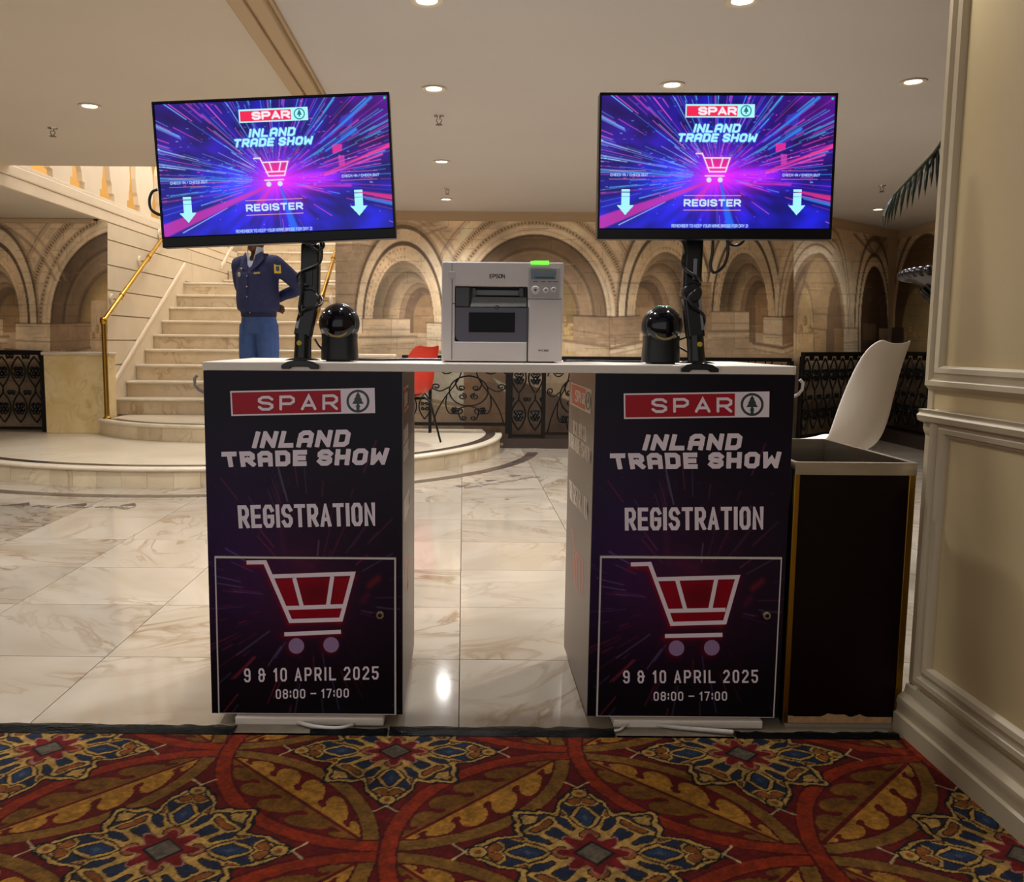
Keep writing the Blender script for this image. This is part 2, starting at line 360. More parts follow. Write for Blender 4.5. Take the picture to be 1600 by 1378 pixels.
# ------------------------------------------------------------------ materials
M_TILE = marble('floor_marble', (161, 149, 133), (173, 163, 149), (124, 98, 68), rough=0.10, scale=2.0, veinw=0.8, stretch=(.7, 1.6, 1))
M_STEP = marble('step_marble', (210, 197, 174), (221, 210, 190), (178, 150, 112), rough=0.3, scale=2.2, veinw=0.35)
M_RISER = marble('riser_marble', (199, 180, 149), (212, 196, 167), (156, 120, 78), rough=0.35, scale=3.0, veinw=0.7)
M_PED = marble('pedestal_marble', (214, 188, 130), (228, 208, 160), (140, 118, 84), rough=0.22, scale=3.2, veinw=0.5)
M_WALLST = mat('wall_stone', (215, 202, 179), .6, var=.05, vscale=3)
M_GROUT = mat('grout', (112, 94, 72), .8)
M_INLAY = marble('dark_inlay', (58, 48, 44), (84, 72, 64), (120, 104, 90), rough=.25, scale=6)
M_CEIL = mat('ceiling_paint', (206, 202, 200), .85, var=.02, vscale=1.2)
M_CEILL = mat('ceiling_paint_left', (214, 204, 190), .85, var=.02, vscale=1.2)
M_CORN = mat('cornice_paint', (192, 168, 136), .7)
M_WHITE = mat('white_stone', (228, 214, 192), .55, var=.03, vscale=4)
M_OCHRE = mat('ochre_wall', (214, 168, 88), .75)
M_PANEL = mat('cream_panel_paint', (184, 164, 124), .55, var=.03, vscale=5)
M_PMOULD = mat('cream_moulding_paint', (176, 161, 134), .5)
M_BLACK = mat('black_iron', (20, 17, 17), .35, metal=.6)
M_BRASS = mat('brass', (190, 148, 56), .25, metal=1.0)
M_BRASSD = mat('aged_brass', (150, 112, 40), .3, metal=1.0)
S = 'structure'

# ------------------------------------------------------------------ floor and marble tiles
floor = boxo('floor', M_GROUT, None, -6.6, 5.4, -1.2, 10.9, -.12, -.017); tag(floor, kind=S)
TW, TD, TX0, TY0 = .6, .586, -.0052, 2.2838
tm = MB().box(.0016, TW - .0016, .0016, TD - .0016, 0, .017).mesh('tile'); tm.materials.append(M_TILE)
for j in range(0, 14):
    for i in range(-11, 9):
        x, y = TX0 + i * TW, TY0 + j * TD
        cx, cy = x + TW / 2, y + TD / 2
        if hypot(cx + 2.3, cy - 8.95) < 2.2 or cx < -5.4 or (cy > 9.2 and cx < 2.6): continue
        o = link('tile', tm, floor); o.location = (x, y, -.017)
def arc_ring(c, r0, r1, z0, z1, a0, a1, n=4):
    mb = MB(); rs = []
    for k in range(n + 1):
        a = a0 + (a1 - a0) * k / n; ca, sa = cos(a), sin(a)
        rs.append([(c[0] + r0 * ca, c[1] + r0 * sa, z0), (c[0] + r1 * ca, c[1] + r1 * sa, z0), (c[0] + r1 * ca, c[1] + r1 * sa, z1), (c[0] + r0 * ca, c[1] + r0 * sa, z1)])
    return mb.rings(rs)
C1 = (-2.3, 8.95)
inl = arc_ring(C1, 2.965, 3.07, -.003, .0015, radians(180), radians(352), 60).build('floor_inlay', M_INLAY, floor)
# ------------------------------------------------------------------ curved dais of two steps
def dais(c, R, z0, z1, stepdeg, label, a0, a1, back):
    root = empty('curved_dais', (c[0], c[1], z0), label, 'dais')
    n = int(round((a1 - a0) / stepdeg)); da = (a1 - a0) / n
    for k in range(n):
        arc_ring(c, R - .06, R - .022 + .003 * ((k * 7) % 3 - 1) / 3, z0, z1 - .032, radians(a0 + k * da + .018), radians(a0 + (k + 1) * da - .018), 2).build('riser_tile', M_RISER, root)
    # bullnose
    mb = MB(); rs = []
    for k in range(91):
        a = radians(a0 + (a1 - a0) * k / 90); ring = []
        for q in range(9):
            t = -pi / 2 + pi * q / 8; ring.append((R - .016 + .016 * cos(t), z1 - .016 + .016 * sin(t)))
        ring += [(R - .07, z1), (R - .07, z1 - .032)]
        rs.append([(c[0] + r * cos(a), c[1] + r * sin(a), z) for r, z in ring])
    mb.rings(rs).build('nosing', M_STEP, root, smooth=40)
    arc_ring(c, R - .165, R - .072, z1 - .03, z1 - .0005, radians(a0), radians(a1), 60).build('inlay_band', M_INLAY, root)
    a0, a1 = (220, 320) if R < 2 else (a0, a1)
    pts = [(c[0] + (R - .167) * cos(radians(a0 + (a1 - a0) * k / 60)), c[1] + (R - .167) * sin(radians(a0 + (a1 - a0) * k / 60)), z0) for k in range(61)]
    pts += [(x, y, z0) for x, y in back]
    MB().prism(pts, (0, 0, z1 - z0)).build('top_slab', M_STEP, root)
    return root
dais(C1, 2.70, 0, .15, 4.1, 'lower wide curved marble step, dark inlay band along its edge', 184.7, 360, [(.2, 9.28), (-1.30, 9.28), (-1.34, 8.94), (-3.55, 8.94), (-3.55, 8.74)])
dais((-2.3, 9.37), 1.54, .1505, .305, 5.5, 'upper smaller curved marble step at the foot of the staircase', 215, 325, [(-1.33, 8.49), (-1.34, 8.94), (-3.43, 8.94), (-3.43, 8.49)])
boxo('trim_1', M_STEP, None, -3.56, -1.33, 8.952, 9.6, 0, .29).__setitem__('kind', S)

# ------------------------------------------------------------------ staircase
st = empty('staircase', (-2.45, 8.95, .305), 'straight cream marble staircase rising behind the curved dais', 'staircase')
def flight(n, y0, z0, rise, going, xl, xr):
    for k in range(n):
        zt = z0 + k * rise; y = y0 + k * going
        boxo('riser', M_RISER, st, xl, xr, y + .022, y + .06, zt - rise, zt - .03)
        mb = MB(); pr = [(y + .018 - .018 * cos(t), zt - .016 + .016 * sin(t)) for t in [-pi / 2 + pi * q / 6 for q in range(7)]]
        pr += [(y + going + .03, zt), (y + going + .03, zt - .032)]
        mb.prism([(xl, a, b) for a, b in pr], (xr - xl, 0, 0)).build('tread', M_STEP, st)
flight(9, 8.945, .4694, .1654, .286, XS + .014, XR - .002)
boxo('landing', M_STEP, st, XS + .002, XR - .002, 11.25, 13.12, 1.74, 1.79)
flight(10, 13.1, 1.79 + .1654, .1654, .286, XS + .014, XR - .002)
boxo('landing', M_STEP, st, XS + .002, XR - .002, 15.7, 16.98, 3.42, 3.46)
# sloping string and its raised band on the left
def sloped(name, m, x0, x1, ya, za, yb, zb, h, bev=0): return MB().prism([(x0, ya, za), (x0, yb, zb), (x0, yb, zb + h), (x0, ya, za + h)], (x1 - x0, 0, 0)).build(name, m, st, bevel=bev)
sl = .1654 / .286
sloped('string', M_WALLST, XS + .002, XS + .012, 8.80, .20, 11.3, .20 + 2.5 * sl, .36)
sloped('string_cap', M_WHITE, XS + .002, XS + .034, 8.80, .555, 11.3, .555 + 2.5 * sl, .05, .008)
sloped('string_cap', M_WHITE, XS + .002, XS + .034, 13.0, 2.10, 15.6, 2.10 + 2.6 * sl, .06, .008)

# ------------------------------------------------------------------ walls round the stair well
wl = boxo('wall_left', mat('wall_joint', (184, 164, 132), .8), None, -3.72, XS - .018, 8.75, 17.0, 0, 2.235); tag(wl, kind=S)
zs = [.30, .56, .81, 1.06, 1.31, 1.56, 1.81, 2.06, 2.233]
for a, b in zip(zs[:-1], zs[1:]):
    yy = 8.75
    for ln in (2.9, 2.7, 2.7):
        boxo('stone_block', M_WALLST, wl, XS - .03, XS, yy + .003, min(yy + ln, 17) - .003, a + .006, b - .006); yy += ln
wsr = boxo('wall_stair', M_WALLST, None, XR, XR + .12, YB, 17.0, 0, 5.2); tag(wsr, kind=S)
wfar = boxo('wall_far', M_WALLST, None, -6.6, XR + .12, 17.0, 17.15, 0, 5.2); tag(wfar, kind=S)
# gallery above the left side: soffit, fascia, balustrade, ochre wall behind
sof = boxo('ceiling_gallery', M_CEILL, None, -6.6, -3.60, 5.6, 17.0, 2.235, 2.34); tag(sof, kind=S)
fas = boxo('trim_2', M_WHITE, None, -3.63, XS, 5.6, 17.0, 2.237, 2.335, bevel=.006); tag(fas, kind=S)
tr3 = boxo('trim_3', M_WHITE, None, -3.64, XS + .008, 7.03, 17.0, 2.337, 2.43, bevel=.01); tag(tr3, kind=S)
tag(boxo('trim_9', M_WHITE, None, -3.64, XS + .008, 5.6, 7.03, 2.337, 2.409), kind=S)
bal = empty('gallery_balustrade', (-3.6, 9.5, 2.43), 'white cut-out balustrade of the upper gallery, above the stair wall', 'balustrade')
prof = [(.18, 0), (.18, .07), (.13, .075), (.125, .16), (.10, .20), (.075, .34), (.09, .5), (.15, .62), (.155, .7), (.10, .8), (.19, .82), (.19, .95)]
pm = MB().prism([(.0, .35 - a, b) for a, b in prof] + [(0, -.35 + a, b) for a, b in prof[::-1]], (.05, 0, 0)).mesh('baluster')
pm.materials.append(M_WHITE)
GAPY = [6.9, 7.62, 8.27, 8.97, 9.68, 10.38, 11.08, 11.78, 12.48, 13.18]
for y0 in GAPY[:-1]:
    o = link('baluster', pm, bal); o.location = (-.022, y0 + .35 - 9.5, .03)
boxo('bottom_rail', M_WHITE, bal, -3.63, -3.568, 7.04, 13.5, 2.431, 2.46, bevel=.004)
boxo('handrail', M_WHITE, bal, -3.66, -3.568, 7.04, 13.5, 3.36, 3.46, bevel=.01)
woc = boxo('wall_gallery', M_OCHRE, None, -5.2, -5.1, 7.03, 17.0, 2.34, 5.2); tag(woc, kind=S)
cup = boxo('ceiling_upper', M_CEIL, None, -6.6, -.9, 6.9, 17.15, 5.2, 5.3); tag(cup, kind=S)
bh = boxo('wall_bulkhead', M_CEILL, None, -6.6, -.9, 6.93, 7.03, ZC + .1, 5.2); tag(bh, kind=S)
bh2 = boxo('wall_bulkhead_right', M_CEIL, None, -1.02, -.92, 7.03, YB + .2, ZC + .02, 5.2); tag(bh2, kind=S)

# ------------------------------------------------------------------ ceiling
cl = boxo('ceiling_left', M_CEILL, None, -6.6, -.94, -1.2, 7.03, ZC, ZC + .1); tag(cl, kind=S)
cr = MB().prism([(-.94, -1.2, ZC), (5.3, -1.2, ZC), (5.3, 10.8, ZC), (5.15, 10.7, ZC), (3.62, 9.42, ZC), (-.94, 9.42, ZC)], (0, 0, .1)).build('ceiling', M_CEIL, None); tag(cr, kind=S)
cb = MB()
for x0, x1, h in ((-.945, -.925, .018), (-.925, -.86, .045), (-.86, -.845, .03), (-.845, -.78, .045), (-.78, -.762, .018)): cb.box(x0, x1, -1.2, 7.03 if x1 < -.9 else YB, ZC - h, ZC + .01)
tag(cb.build('trim_4', M_CORN, None, bevel=.006), kind=S)

# ------------------------------------------------------------------ walls with the printed mural
PB, PC = (3.62, YB), (5.15, 10.62)     # bend and corner on the plan
def wall_quad(name, a, b, z0, z1, th, m):
    d = Vector((b[0] - a[0], b[1] - a[1], 0)).normalized(); n = Vector((-d.y, d.x, 0)) * th
    w = MB().prism([(a[0], a[1], z0), (b[0], b[1], z0), (b[0] + n.x, b[1] + n.y, z0), (a[0] + n.x, a[1] + n.y, z0)], (0, 0, z1 - z0)).build(name, m, None); return tag(w, kind=S)
wb = wall_quad('wall_back', (XR, YB), PB, 0, ZC + .1, .12, M_CORN)
wa = wall_quad('wall_back_right', PB, PC, 0, ZC + .1, .12, M_CORN)
wr = wall_quad('wall_right', PC, (5.1, 2.35), 0, ZC + .1, .12, M_CORN)
wbl = wall_quad('wall_back_left', (-6.6, 8.75), (XS - .02, 8.75), 0, 2.235, .12, M_CORN)
wll = boxo('wall_far_left', M_CORN, None, -6.7, -6.6, -1.2, 17, 0, 5.2); tag(wll, kind=S)
def cornice(name, a, b):
    d = Vector((b[0] - a[0], b[1] - a[1], 0)).normalized(); n = Vector((d.y, -d.x, 0)); mb = MB()
    for dp, z0, z1 in ((.02, 2.318, 2.335), (.032, 2.335, 2.395), (.05, 2.395, ZC)):
        mb.prism([(a[0], a[1], z0), (b[0], b[1], z0), (b[0] + n.x * dp, b[1] + n.y * dp, z0), (a[0] + n.x * dp, a[1] + n.y * dp, z0)], (0, 0, z1 - z0))
    tag(mb.build(name, M_CORN, None), kind=S)
cornice('trim_5', (XR, YB), PB); cornice('trim_6', PB, PC); cornice('trim_7', PC, (5.1, 2.35))

# mural: a printed wall covering of vaulted stone arcades (flat print)
LIGHT, MID, TAN, BRN, DK, DEEP = (222, 198, 162), (206, 178, 140), (192, 164, 126), (160, 130, 98), (124, 98, 74), (82, 64, 50)
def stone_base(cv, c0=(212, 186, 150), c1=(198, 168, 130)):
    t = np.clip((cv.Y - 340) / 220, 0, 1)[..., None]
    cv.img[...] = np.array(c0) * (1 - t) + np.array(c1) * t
def arch(cv, cx, sy, rx, ry, bands, y_end=505, pw=2.0, clip=None):
    """bands: list of (rho_outer, colour, alpha) painted from large to small"""
    up = cv.Y < sy
    r = np.where(up, (np.abs((cv.X - cx) / rx) ** pw + np.abs((cv.Y - sy) / ry) ** pw) ** (1 / pw), np.abs(cv.X - cx) / rx)
    ang = np.arctan2((sy - cv.Y) / ry, (cv.X - cx) / rx)
    ok = (cv.Y < y_end) * 1.0
    if clip is not None: ok = ok * clip
    for b in bands:
        ro, col, al = b[:3]; ri = b[3] if len(b) > 3 and b[3] is not None else -1; kind = b[4] if len(b) > 4 else None
        e = .012
        m = (1 - sstep(ro - e, ro + e, r)) * (sstep(ri - e, ri + e, r) if ri > 0 else 1) * ok * al
        if kind == 'dent': m = m * (np.sin(ang * rx * 2.1 + (cv.Y >= sy) * cv.Y * 1.6) > 0)
        if kind == 'dash': m = m * (np.sin(ang * rx * 1.3 + (cv.Y >= sy) * cv.Y * 1.1) > .2)
        cv.mix(m, col)
def shade(cv, cx, sy, rx, ry, amt, dx=0.0, y_end=540, r0=.35, r1=1.0):
    # the print's own drawn shading inside an arch: deeper towards its rim
    up = cv.Y < sy
    def rho(ox, k): return np.where(up, np.hypot((cv.X - cx - ox) / (rx * k), (cv.Y - sy) / (ry * k)), np.abs(cv.X - cx - ox) / (rx * k))
    m = (rho(0, 1) < 1) * (cv.Y < y_end) * sstep(r0, r1, rho(dx * rx, 1)) * amt
    cv.img *= (1 - m)[..., None]
def sketch(cv, x0, x1, y0, y1, n, seed, alpha=.3):
    g = np.random.default_rng(seed)
    for _ in range(n):
        x, y = g.uniform(x0, x1), g.uniform(y0, y1); L = g.uniform(5, 26)
        if g.random() < .7: cv.seg((x, y), (x + L, y + g.uniform(-1.5, 1.5)), g.uniform(.3, .7), DK if g.random() < .7 else LIGHT, alpha * g.uniform(.5, 1.2), 1.1)
        else: cv.seg((x, y), (x + g.uniform(-2, 2), y + L * .7), g.uniform(.3, .6), DK, alpha * g.uniform(.4, 1), 1.1)
def pier(cv, x0, x1, x2, y0, y1, light_left=True, slab=8):
    """two visible faces of a capital block x0..x1..x2 between y0..y1 with a slab below"""
    a, b = ((LIGHT, BRN) if light_left else (BRN, LIGHT))
    cv.poly([(x0, y0), (x1, y0 + 1), (x1, y1), (x0, y1 - 3)], a); cv.poly([(x1, y0 + 1), (x2, y0 - 1), (x2, y1 - 6), (x1, y1)], b)
    ym = y0 + (y1 - y0) * .62
    cv.line([(x0, ym), (x1, ym + 2), (x2, ym - 1)], .9, DK, .55); cv.line([(x0 - 1, y0), (x1, y0 + 1), (x2, y0 - 1)], 1.0, DEEP, .7); cv.line([(x0, y0 + 4), (x1, y0 + 5), (x2, y0 + 3)], .6, DK, .4)
    cv.line([(x1, y0), (x1, y1)], .6, DK, .5)
    cv.poly([(x0 - slab * 2, y1 - 3), (x1, y1 + 4), (x2 + slab, y1 - 6), (x2 + slab, y1 + 8), (x1, y1 + 20), (x0 - slab * 2, y1 + 8)], MID)
    cv.line([(x0 - slab * 2, y1 - 3), (x1, y1 + 5), (x2 + slab, y1 - 7)], 2.2, DK, .75); cv.line([(x0 - slab * 1.7, y1 + 3), (x1, y1 + 11), (x2 + slab, y1 - 1)], .8, LIGHT, .7); cv.line([(x0 - slab * 1.7, y1 + 7), (x1, y1 + 15), (x2 + slab, y1 + 3)], .8, DK, .5)
def big_arch(cv, cx, sy, rx, ry):
    arch(cv, cx, sy, rx, ry, [(1.55, MID, .5, 1.50), (1.505, DK, .75, 1.49), (1.47, BRN, .6, 1.455), (1.455, LIGHT, .8, 1.34), (1.345, DK, .6, 1.335), (1.335, TAN, .9, 1.25), (1.32, DEEP, .7, 1.28, 'dent'), (1.25, LIGHT, .85, 1.17), (1.17, TAN, 1, 1.11), (1.155, DEEP, .7, 1.13, 'dash'), (1.11, LIGHT, .95, 1.0), (1.06, DK, .35, 1.05), (1.0, DK, 1), (.975, BRN, .9), (.84, DK, .8), (.80, TAN, .65), (.77, BRN, 1), (.63, DK, .9), (.59, (180, 146, 92), 1)], 520)
    shade(cv, cx, sy, rx, ry, .30, .25, 520, .5, 1.15); shade(cv, cx, sy, rx * .6, ry * .6, .25, -.2, 520)
def small_arch(cv, cx, sy, rx, ry, flip=1, reveal=True):
    arch(cv, cx, sy, rx, ry, [(1.66, BRN, .6, 1.58), (1.60, DEEP, .7, 1.53), (1.53, LIGHT, 1, 1.32), (1.33, DEEP, .85, 1.255), (1.255, (212, 184, 144), 1, 1.0), (1.08, DK, .3, 1.07), (1.0, TAN, 1)], 520)
    clip = ((cv.X - cx) ** 2 / rx ** 2 + (np.minimum(cv.Y - sy, 0)) ** 2 / ry ** 2 < 1) * 1.0
    for k, (dx, s, col) in enumerate(((.18, .86, BRN), (.3, .80, TAN), (.52, .66, BRN), (.62, .58, DK), (.78, .46, (168, 132, 92)))):
        arch(cv, cx + flip * dx * rx, sy, rx * s, ry * (s * .95 + .02), [(1.0, col, .9), (1.0, DK, .3, .95)], 520, clip=clip)
    shade(cv, cx, sy, rx, ry, .34, flip * .35, 520, .5, 1.25); shade(cv, cx, sy, rx, ry * .9, .12, 0, 480, .2, .9)
    if flip: # perforated reveal on the far jamb
        arch(cv, cx, sy, rx, ry, [(1.22, DK, .45, 1.18, 'dash'), (1.08, DK, .4, 1.045, 'dash')], 520, clip=(flip * (cv.X - cx) < rx * .1) * 1.0)
def jamb_blocks(cv, x0, x1, y0, y1):
    cv.poly([(x0, y0), (x1, y0), (x1, y1), (x0, y1)], MID); xm = x0 + (x1 - x0) * .6
    cv.poly([(xm, y0 + 1), (x1, y0 + 1), (x1, y1), (xm, y1)], LIGHT, .6); cv.line([(x0 - 2, y0), (x1 + 2, y0)], .9, DK, .7)
    ym = y0 + (y1 - y0) * .6; cv.line([(x0, ym), (x1, ym)], .8, DK, .5); cv.line([(xm, y0), (xm, y1)], .6, DK, .4)
    cv.poly([(x0 - 6, y1), (x1 + 8, y1 - 1), (x1 + 6, y1 + 9), (x0 + 4, y1 + 17), (x0 - 6, y1 + 12)], MID); cv.line([(x0 - 6, y1 + 1), (x1 + 9, y1)], 2.0, DK, .6)
    cv.line([(x0, y1 + 8), (x1 + 6, y1 + 5)], .9, LIGHT, .8); cv.line([(x0, y1 + 14), (x1 + 6, y1 + 10)], .9, DK, .5)
    cv.poly([(x0 - 6, y1 + 16), (x1, y1 + 12), (x1, y1 + 34), (x0 - 6, y1 + 34)], TAN)
def finish(cv, seed=0):
    area = (cv.xs[-1] - cv.xs[0]) * 200; sketch(cv, cv.xs[0], cv.xs[-1], 350, 555, int(area / 260), seed + 30)
    g = cv.img.mean(-1, keepdims=True); cv.img[...] = cv.img * .84 + g * .16
    big = vnoise(cv.X, cv.Y, 60, seed + 40); cv.img *= (.96 + .28 * big)[..., None]
    n = vnoise(cv.X, cv.Y, 26, seed) * .45 + vnoise(cv.X, cv.Y, 9, seed + 1) * .3 + vnoise(cv.X, cv.Y, 3.1, seed + 2) * .25
    cv.img *= (0.90 + .24 * (n - .1))[..., None]
    by = np.floor(cv.Y / 17); bx = np.floor((cv.X + by * 13) / 31)
    cv.img *= (0.97 + .06 * vnoise(bx * 7.3, by * 5.1, 1.0, seed + 5))[..., None]
    jn = ((cv.Y % 17) < .9) * (vnoise(cv.X, cv.Y, 22, seed + 9) > .5) * .16 + (((cv.X + by * 13) % 31) < .9) * (vnoise(cv.X, cv.Y, 20, seed + 4) > .55) * .13
    cv.img *= (1 - jn)[..., None]
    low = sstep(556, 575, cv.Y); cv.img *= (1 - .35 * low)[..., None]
def sculpture(cv, x, y, s=1.0):
    for dx, dy, r in ((0, -14, 3), (0, -9, 4), (0, -3, 4), (-8, 2, 3.5), (-8, 8, 4), (8, 3, 3.5), (10, 9, 4.5)): cv.disc((x + dx * s, y + dy * s), r * s, (142, 106, 64), .8, 1.2); cv.disc((x + dx * s - 1.5, y + (dy - .8) * s), r * .5 * s, (206, 172, 116), .6, 1.2)
    cv.line([(x - 16 * s, y + 14 * s), (x + 20 * s, y + 14 * s)], 1, DK, .6)
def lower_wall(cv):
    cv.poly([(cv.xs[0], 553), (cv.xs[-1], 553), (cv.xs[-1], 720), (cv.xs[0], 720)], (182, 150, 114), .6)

def mural(name, parent, cv, p, n, label):
    P = on_plane(cv.X, cv.Y, p, n); me = gridmesh(name, P, cv.img); off = Vector((0, 0, 0))
    o = link(name, me, parent, M_MURAL); o['label'] = label; return o
M_MURAL = colmat('mural_print', rough=.55, spec=.3)
# back wall
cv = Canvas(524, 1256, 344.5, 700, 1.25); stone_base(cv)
big_arch(cv, 835, 494, 113, 128)
cv.poly([(858, 505), (900, 505), (900, 560), (858, 560)], (186, 154, 100)); sculpture(cv, 884, 510)
arch(cv, 560, 520, 190, 215, [(1.0, BRN, .5, .985), (.96, DK, .5, .95), (.93, LIGHT, .5, .90), (.86, DK, .45, .85)], 430, clip=(cv.X > 560) * 1.0)
arch(cv, 760, 560, 250, 230, [(1.0, BRN, .5, .975), (.96, LIGHT, .5, .93), (.93, DK, .6, .92)], 400, clip=(cv.X < 700) * 1.0)
cv.poly([(524, 378), (598, 384), (560, 470), (545, 560), (524, 560)], (164, 142, 116), .8); cv.line([(524, 384), (560, 381), (600, 388)], 1.2, DK, .7); cv.line([(524, 379), (600, 383)], 1.2, LIGHT, .5); cv.line([(530, 460), (575, 462)], 1.0, DK, .5); cv.line([(524, 474), (570, 475)], .8, DK, .4)
small_arch(cv, 630, 503, 48, 95, 1); jamb_blocks(cv, 567, 641, 498, 526); pier(cv, 667, 690, 722, 504, 546)
small_arch(cv, 1040, 496, 48, 102, -1); small_arch(cv, 1162, 495, 38, 100, 1)
cv.poly([(1084, 440), (1112, 440), (1112, 560), (1084, 560)], (178, 146, 108), .9); cv.line([(1084, 447), (1108, 447)], 1.2, DK, .6); cv.line([(1084, 465), (1114, 465)], 1.0, DK, .5)
jamb_blocks(cv, 1112, 1170, 487, 517); cv.poly([(1170, 440), (1181, 470), (1181, 535), (1170, 535)], DK, .8)
pier(cv, 955, 952, 999, 494.5, 540); cv.poly([(896, 493), (952, 495), (952, 540), (896, 533)], BRN); cv.line([(896, 493), (952, 495)], 1.2, DEEP, .7); cv.line([(896, 515), (952, 525)], 1.0, DK, .5); cv.poly([(880, 532), (952, 541), (952, 556), (884, 548)], TAN); cv.line([(880, 532), (952, 542)], 2.2, DK, .7); cv.line([(952, 495), (952, 560)], .8, DK, .6)
arch(cv, 1278, 508, 52, 132, [(1.0, BRN, .9), (1.34, LIGHT, .8, 1.22), (1.22, DK, .7, 1.19), (1.19, LIGHT, .9, 1.1), (1.1, DK, .6, 1.08), (1.08, LIGHT, .9, 1.0)], 520)
pier(cv, 1193, 1223, 1248, 494.5, 539)
lower_wall(cv)
cv.poly([(660, 575), (724, 575), (724, 700), (660, 700)], (214, 198, 168)); cv.poly([(724, 575), (800, 575), (800, 700), (724, 700)], (150, 112, 78)); cv.poly([(800, 590), (900, 630), (900, 700), (800, 700)], (96, 70, 54), .8); cv.poly([(770, 590), (800, 605), (790, 615)], (214, 196, 160)); cv.line([(672, 626), (724, 634)], 3, (170, 138, 98)); cv.poly([(660, 628), (724, 640), (724, 700), (660, 700)], (168, 134, 96), .8)
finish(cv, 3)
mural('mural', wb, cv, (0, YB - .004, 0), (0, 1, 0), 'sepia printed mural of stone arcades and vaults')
# angled wall to the corner
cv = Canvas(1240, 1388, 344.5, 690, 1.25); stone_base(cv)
arch(cv, 1275, 508, 46, 114, [(1.5, MID, .6), (1.34, LIGHT, .9, 1.24), (1.24, DK, .7, 1.22), (1.22, LIGHT, 1, 1.12), (1.12, DK, .7, 1.09), (1.09, LIGHT, 1, .98), (.98, BRN, 1), (.9, DK, .8, .8), (.8, BRN, .9, .6)], 520)
arch(cv, 1280, 540, 34, 145, [(1.0, (176, 142, 98), 1), (1.0, DK, .6, .95)], 560, clip=(cv.X > 1248) * 1.0); arch(cv, 1303, 540, 12, 92, [(1.0, (128, 100, 72), .9)], 560); arch(cv, 1258, 540, 14, 96, [(1.0, (196, 160, 108), .8), (1.05, DK, .5, .95)], 560)
sculpture(cv, 1258, 508, .9); cv.line([(1272, 490), (1292, 491)], 1, DK, .7); cv.line([(1268, 513), (1294, 516)], 1.3, DK, .7)
cv.poly([(1313, 372), (1340, 390), (1352, 410), (1340, 460), (1330, 512), (1322, 512), (1316, 460), (1300, 400)], (204, 184, 150), .85)
arch(cv, 1300, 512, 26, 140, [(1.12, DK, .6, 1.08), (1.0, DK, .5, .96)], 512, clip=(cv.X > 1300) * 1.0)
arch(cv, 1366, 512, 21, 96, [(1.6, MID, .5, 1.5), (1.5, DEEP, .7, 1.4), (1.4, LIGHT, 1, 1.2), (1.22, DEEP, .8, 1.15), (1.15, LIGHT, .9, 1.0), (1.0, DEEP, 1), (.72, (84, 64, 48), 1), (.5, (70, 52, 38), 1)], 560)
cv.poly([(1348, 505), (1368, 505), (1368, 532), (1348, 532)], (120, 94, 72), .8); cv.seg((1372, 362), (1376, 388), 12, (94, 66, 46), .6, 14); cv.line([(1335, 366), (1366, 400)], 2, DEEP, .5); cv.line([(1350, 366), (1366, 398), (1384, 372)], 1.5, DEEP, .5)  # soft dark blob and lines paint the ceiling shadow by the corner
cv.poly([(1303, 513), (1319, 512), (1319, 560), (1303, 560)], (160, 126, 88)); cv.poly([(1319, 512), (1339, 513), (1339, 548), (1319, 552)], (216, 196, 160)); cv.line([(1303, 512), (1340, 513)], 1, DK, .7); cv.line([(1319, 536), (1339, 534)], .8, DK, .5); cv.poly([(1374, 513), (1388, 513), (1388, 560), (1374, 560)], (178, 152, 120)); cv.line([(1372, 512), (1388, 512)], 1, DEEP, .8)
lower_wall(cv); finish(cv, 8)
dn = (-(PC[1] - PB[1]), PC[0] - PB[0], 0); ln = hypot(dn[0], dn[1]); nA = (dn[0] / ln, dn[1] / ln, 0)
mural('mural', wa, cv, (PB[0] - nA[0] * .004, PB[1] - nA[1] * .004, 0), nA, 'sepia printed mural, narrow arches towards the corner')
# right wall
cv = Canvas(1386.6, 1476, 346, 680, 1.25); stone_base(cv, (150, 120, 86), (120, 94, 62))  # base tones darkened to paint the shadow on this wall
arch(cv, 1450, 515, 52, 150, [(1.25, LIGHT, .6, 1.13), (1.13, DEEP, .6, 1.08), (1.08, MID, .8, 1.0), (1.0, (88, 66, 46), 1), (.7, (104, 82, 52), 1)], 560); arch(cv, 1434, 540, 26, 90, [(1, (148, 124, 78), .9)], 560); sculpture(cv, 1424, 520, .9)
cv.poly([(1386, 512), (1412, 512), (1412, 560), (1386, 560)], (66, 50, 38), .9); lower_wall(cv); finish(cv, 12)
nR = (1.0, (5.1 - PC[0]) / (PC[1] - 2.35) * 1.0, 0); nR = (nR[0], -(5.1 - PC[0]) / (2.35 - PC[1]), 0)
mural('mural', wr, cv, (PC[0] - .004, PC[1], 0), nR, 'sepia printed mural on the side wall, shadow painted into its tones')
# left wall
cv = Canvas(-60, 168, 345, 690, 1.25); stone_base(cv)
big_arch(cv, 192, 504, 113, 145)
arch(cv, -60, 520, 180, 200, [(1.0, BRN, .5, .98), (.95, LIGHT, .5, .92), (.92, DK, .5, .90)], 440, clip=(cv.X > -20) * 1.0)
small_arch(cv, -17, 504, 48, 98, 1); pier(cv, 24.5, 79, 141, 505, 549)
cv.poly([(142, 470), (166, 470), (166, 548), (142, 548)], (184, 158, 122)); sculpture(cv, 152, 520, .8); jamb_blocks(cv, -70, 4, 498, 526)
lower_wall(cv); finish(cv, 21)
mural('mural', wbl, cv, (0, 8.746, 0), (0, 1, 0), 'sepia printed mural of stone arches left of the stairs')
tag(boxo('trim_8', M_CORN, None, -6.6, -3.62, 8.70, 8.75, 2.19, 2.235, bevel=.01), kind=S)

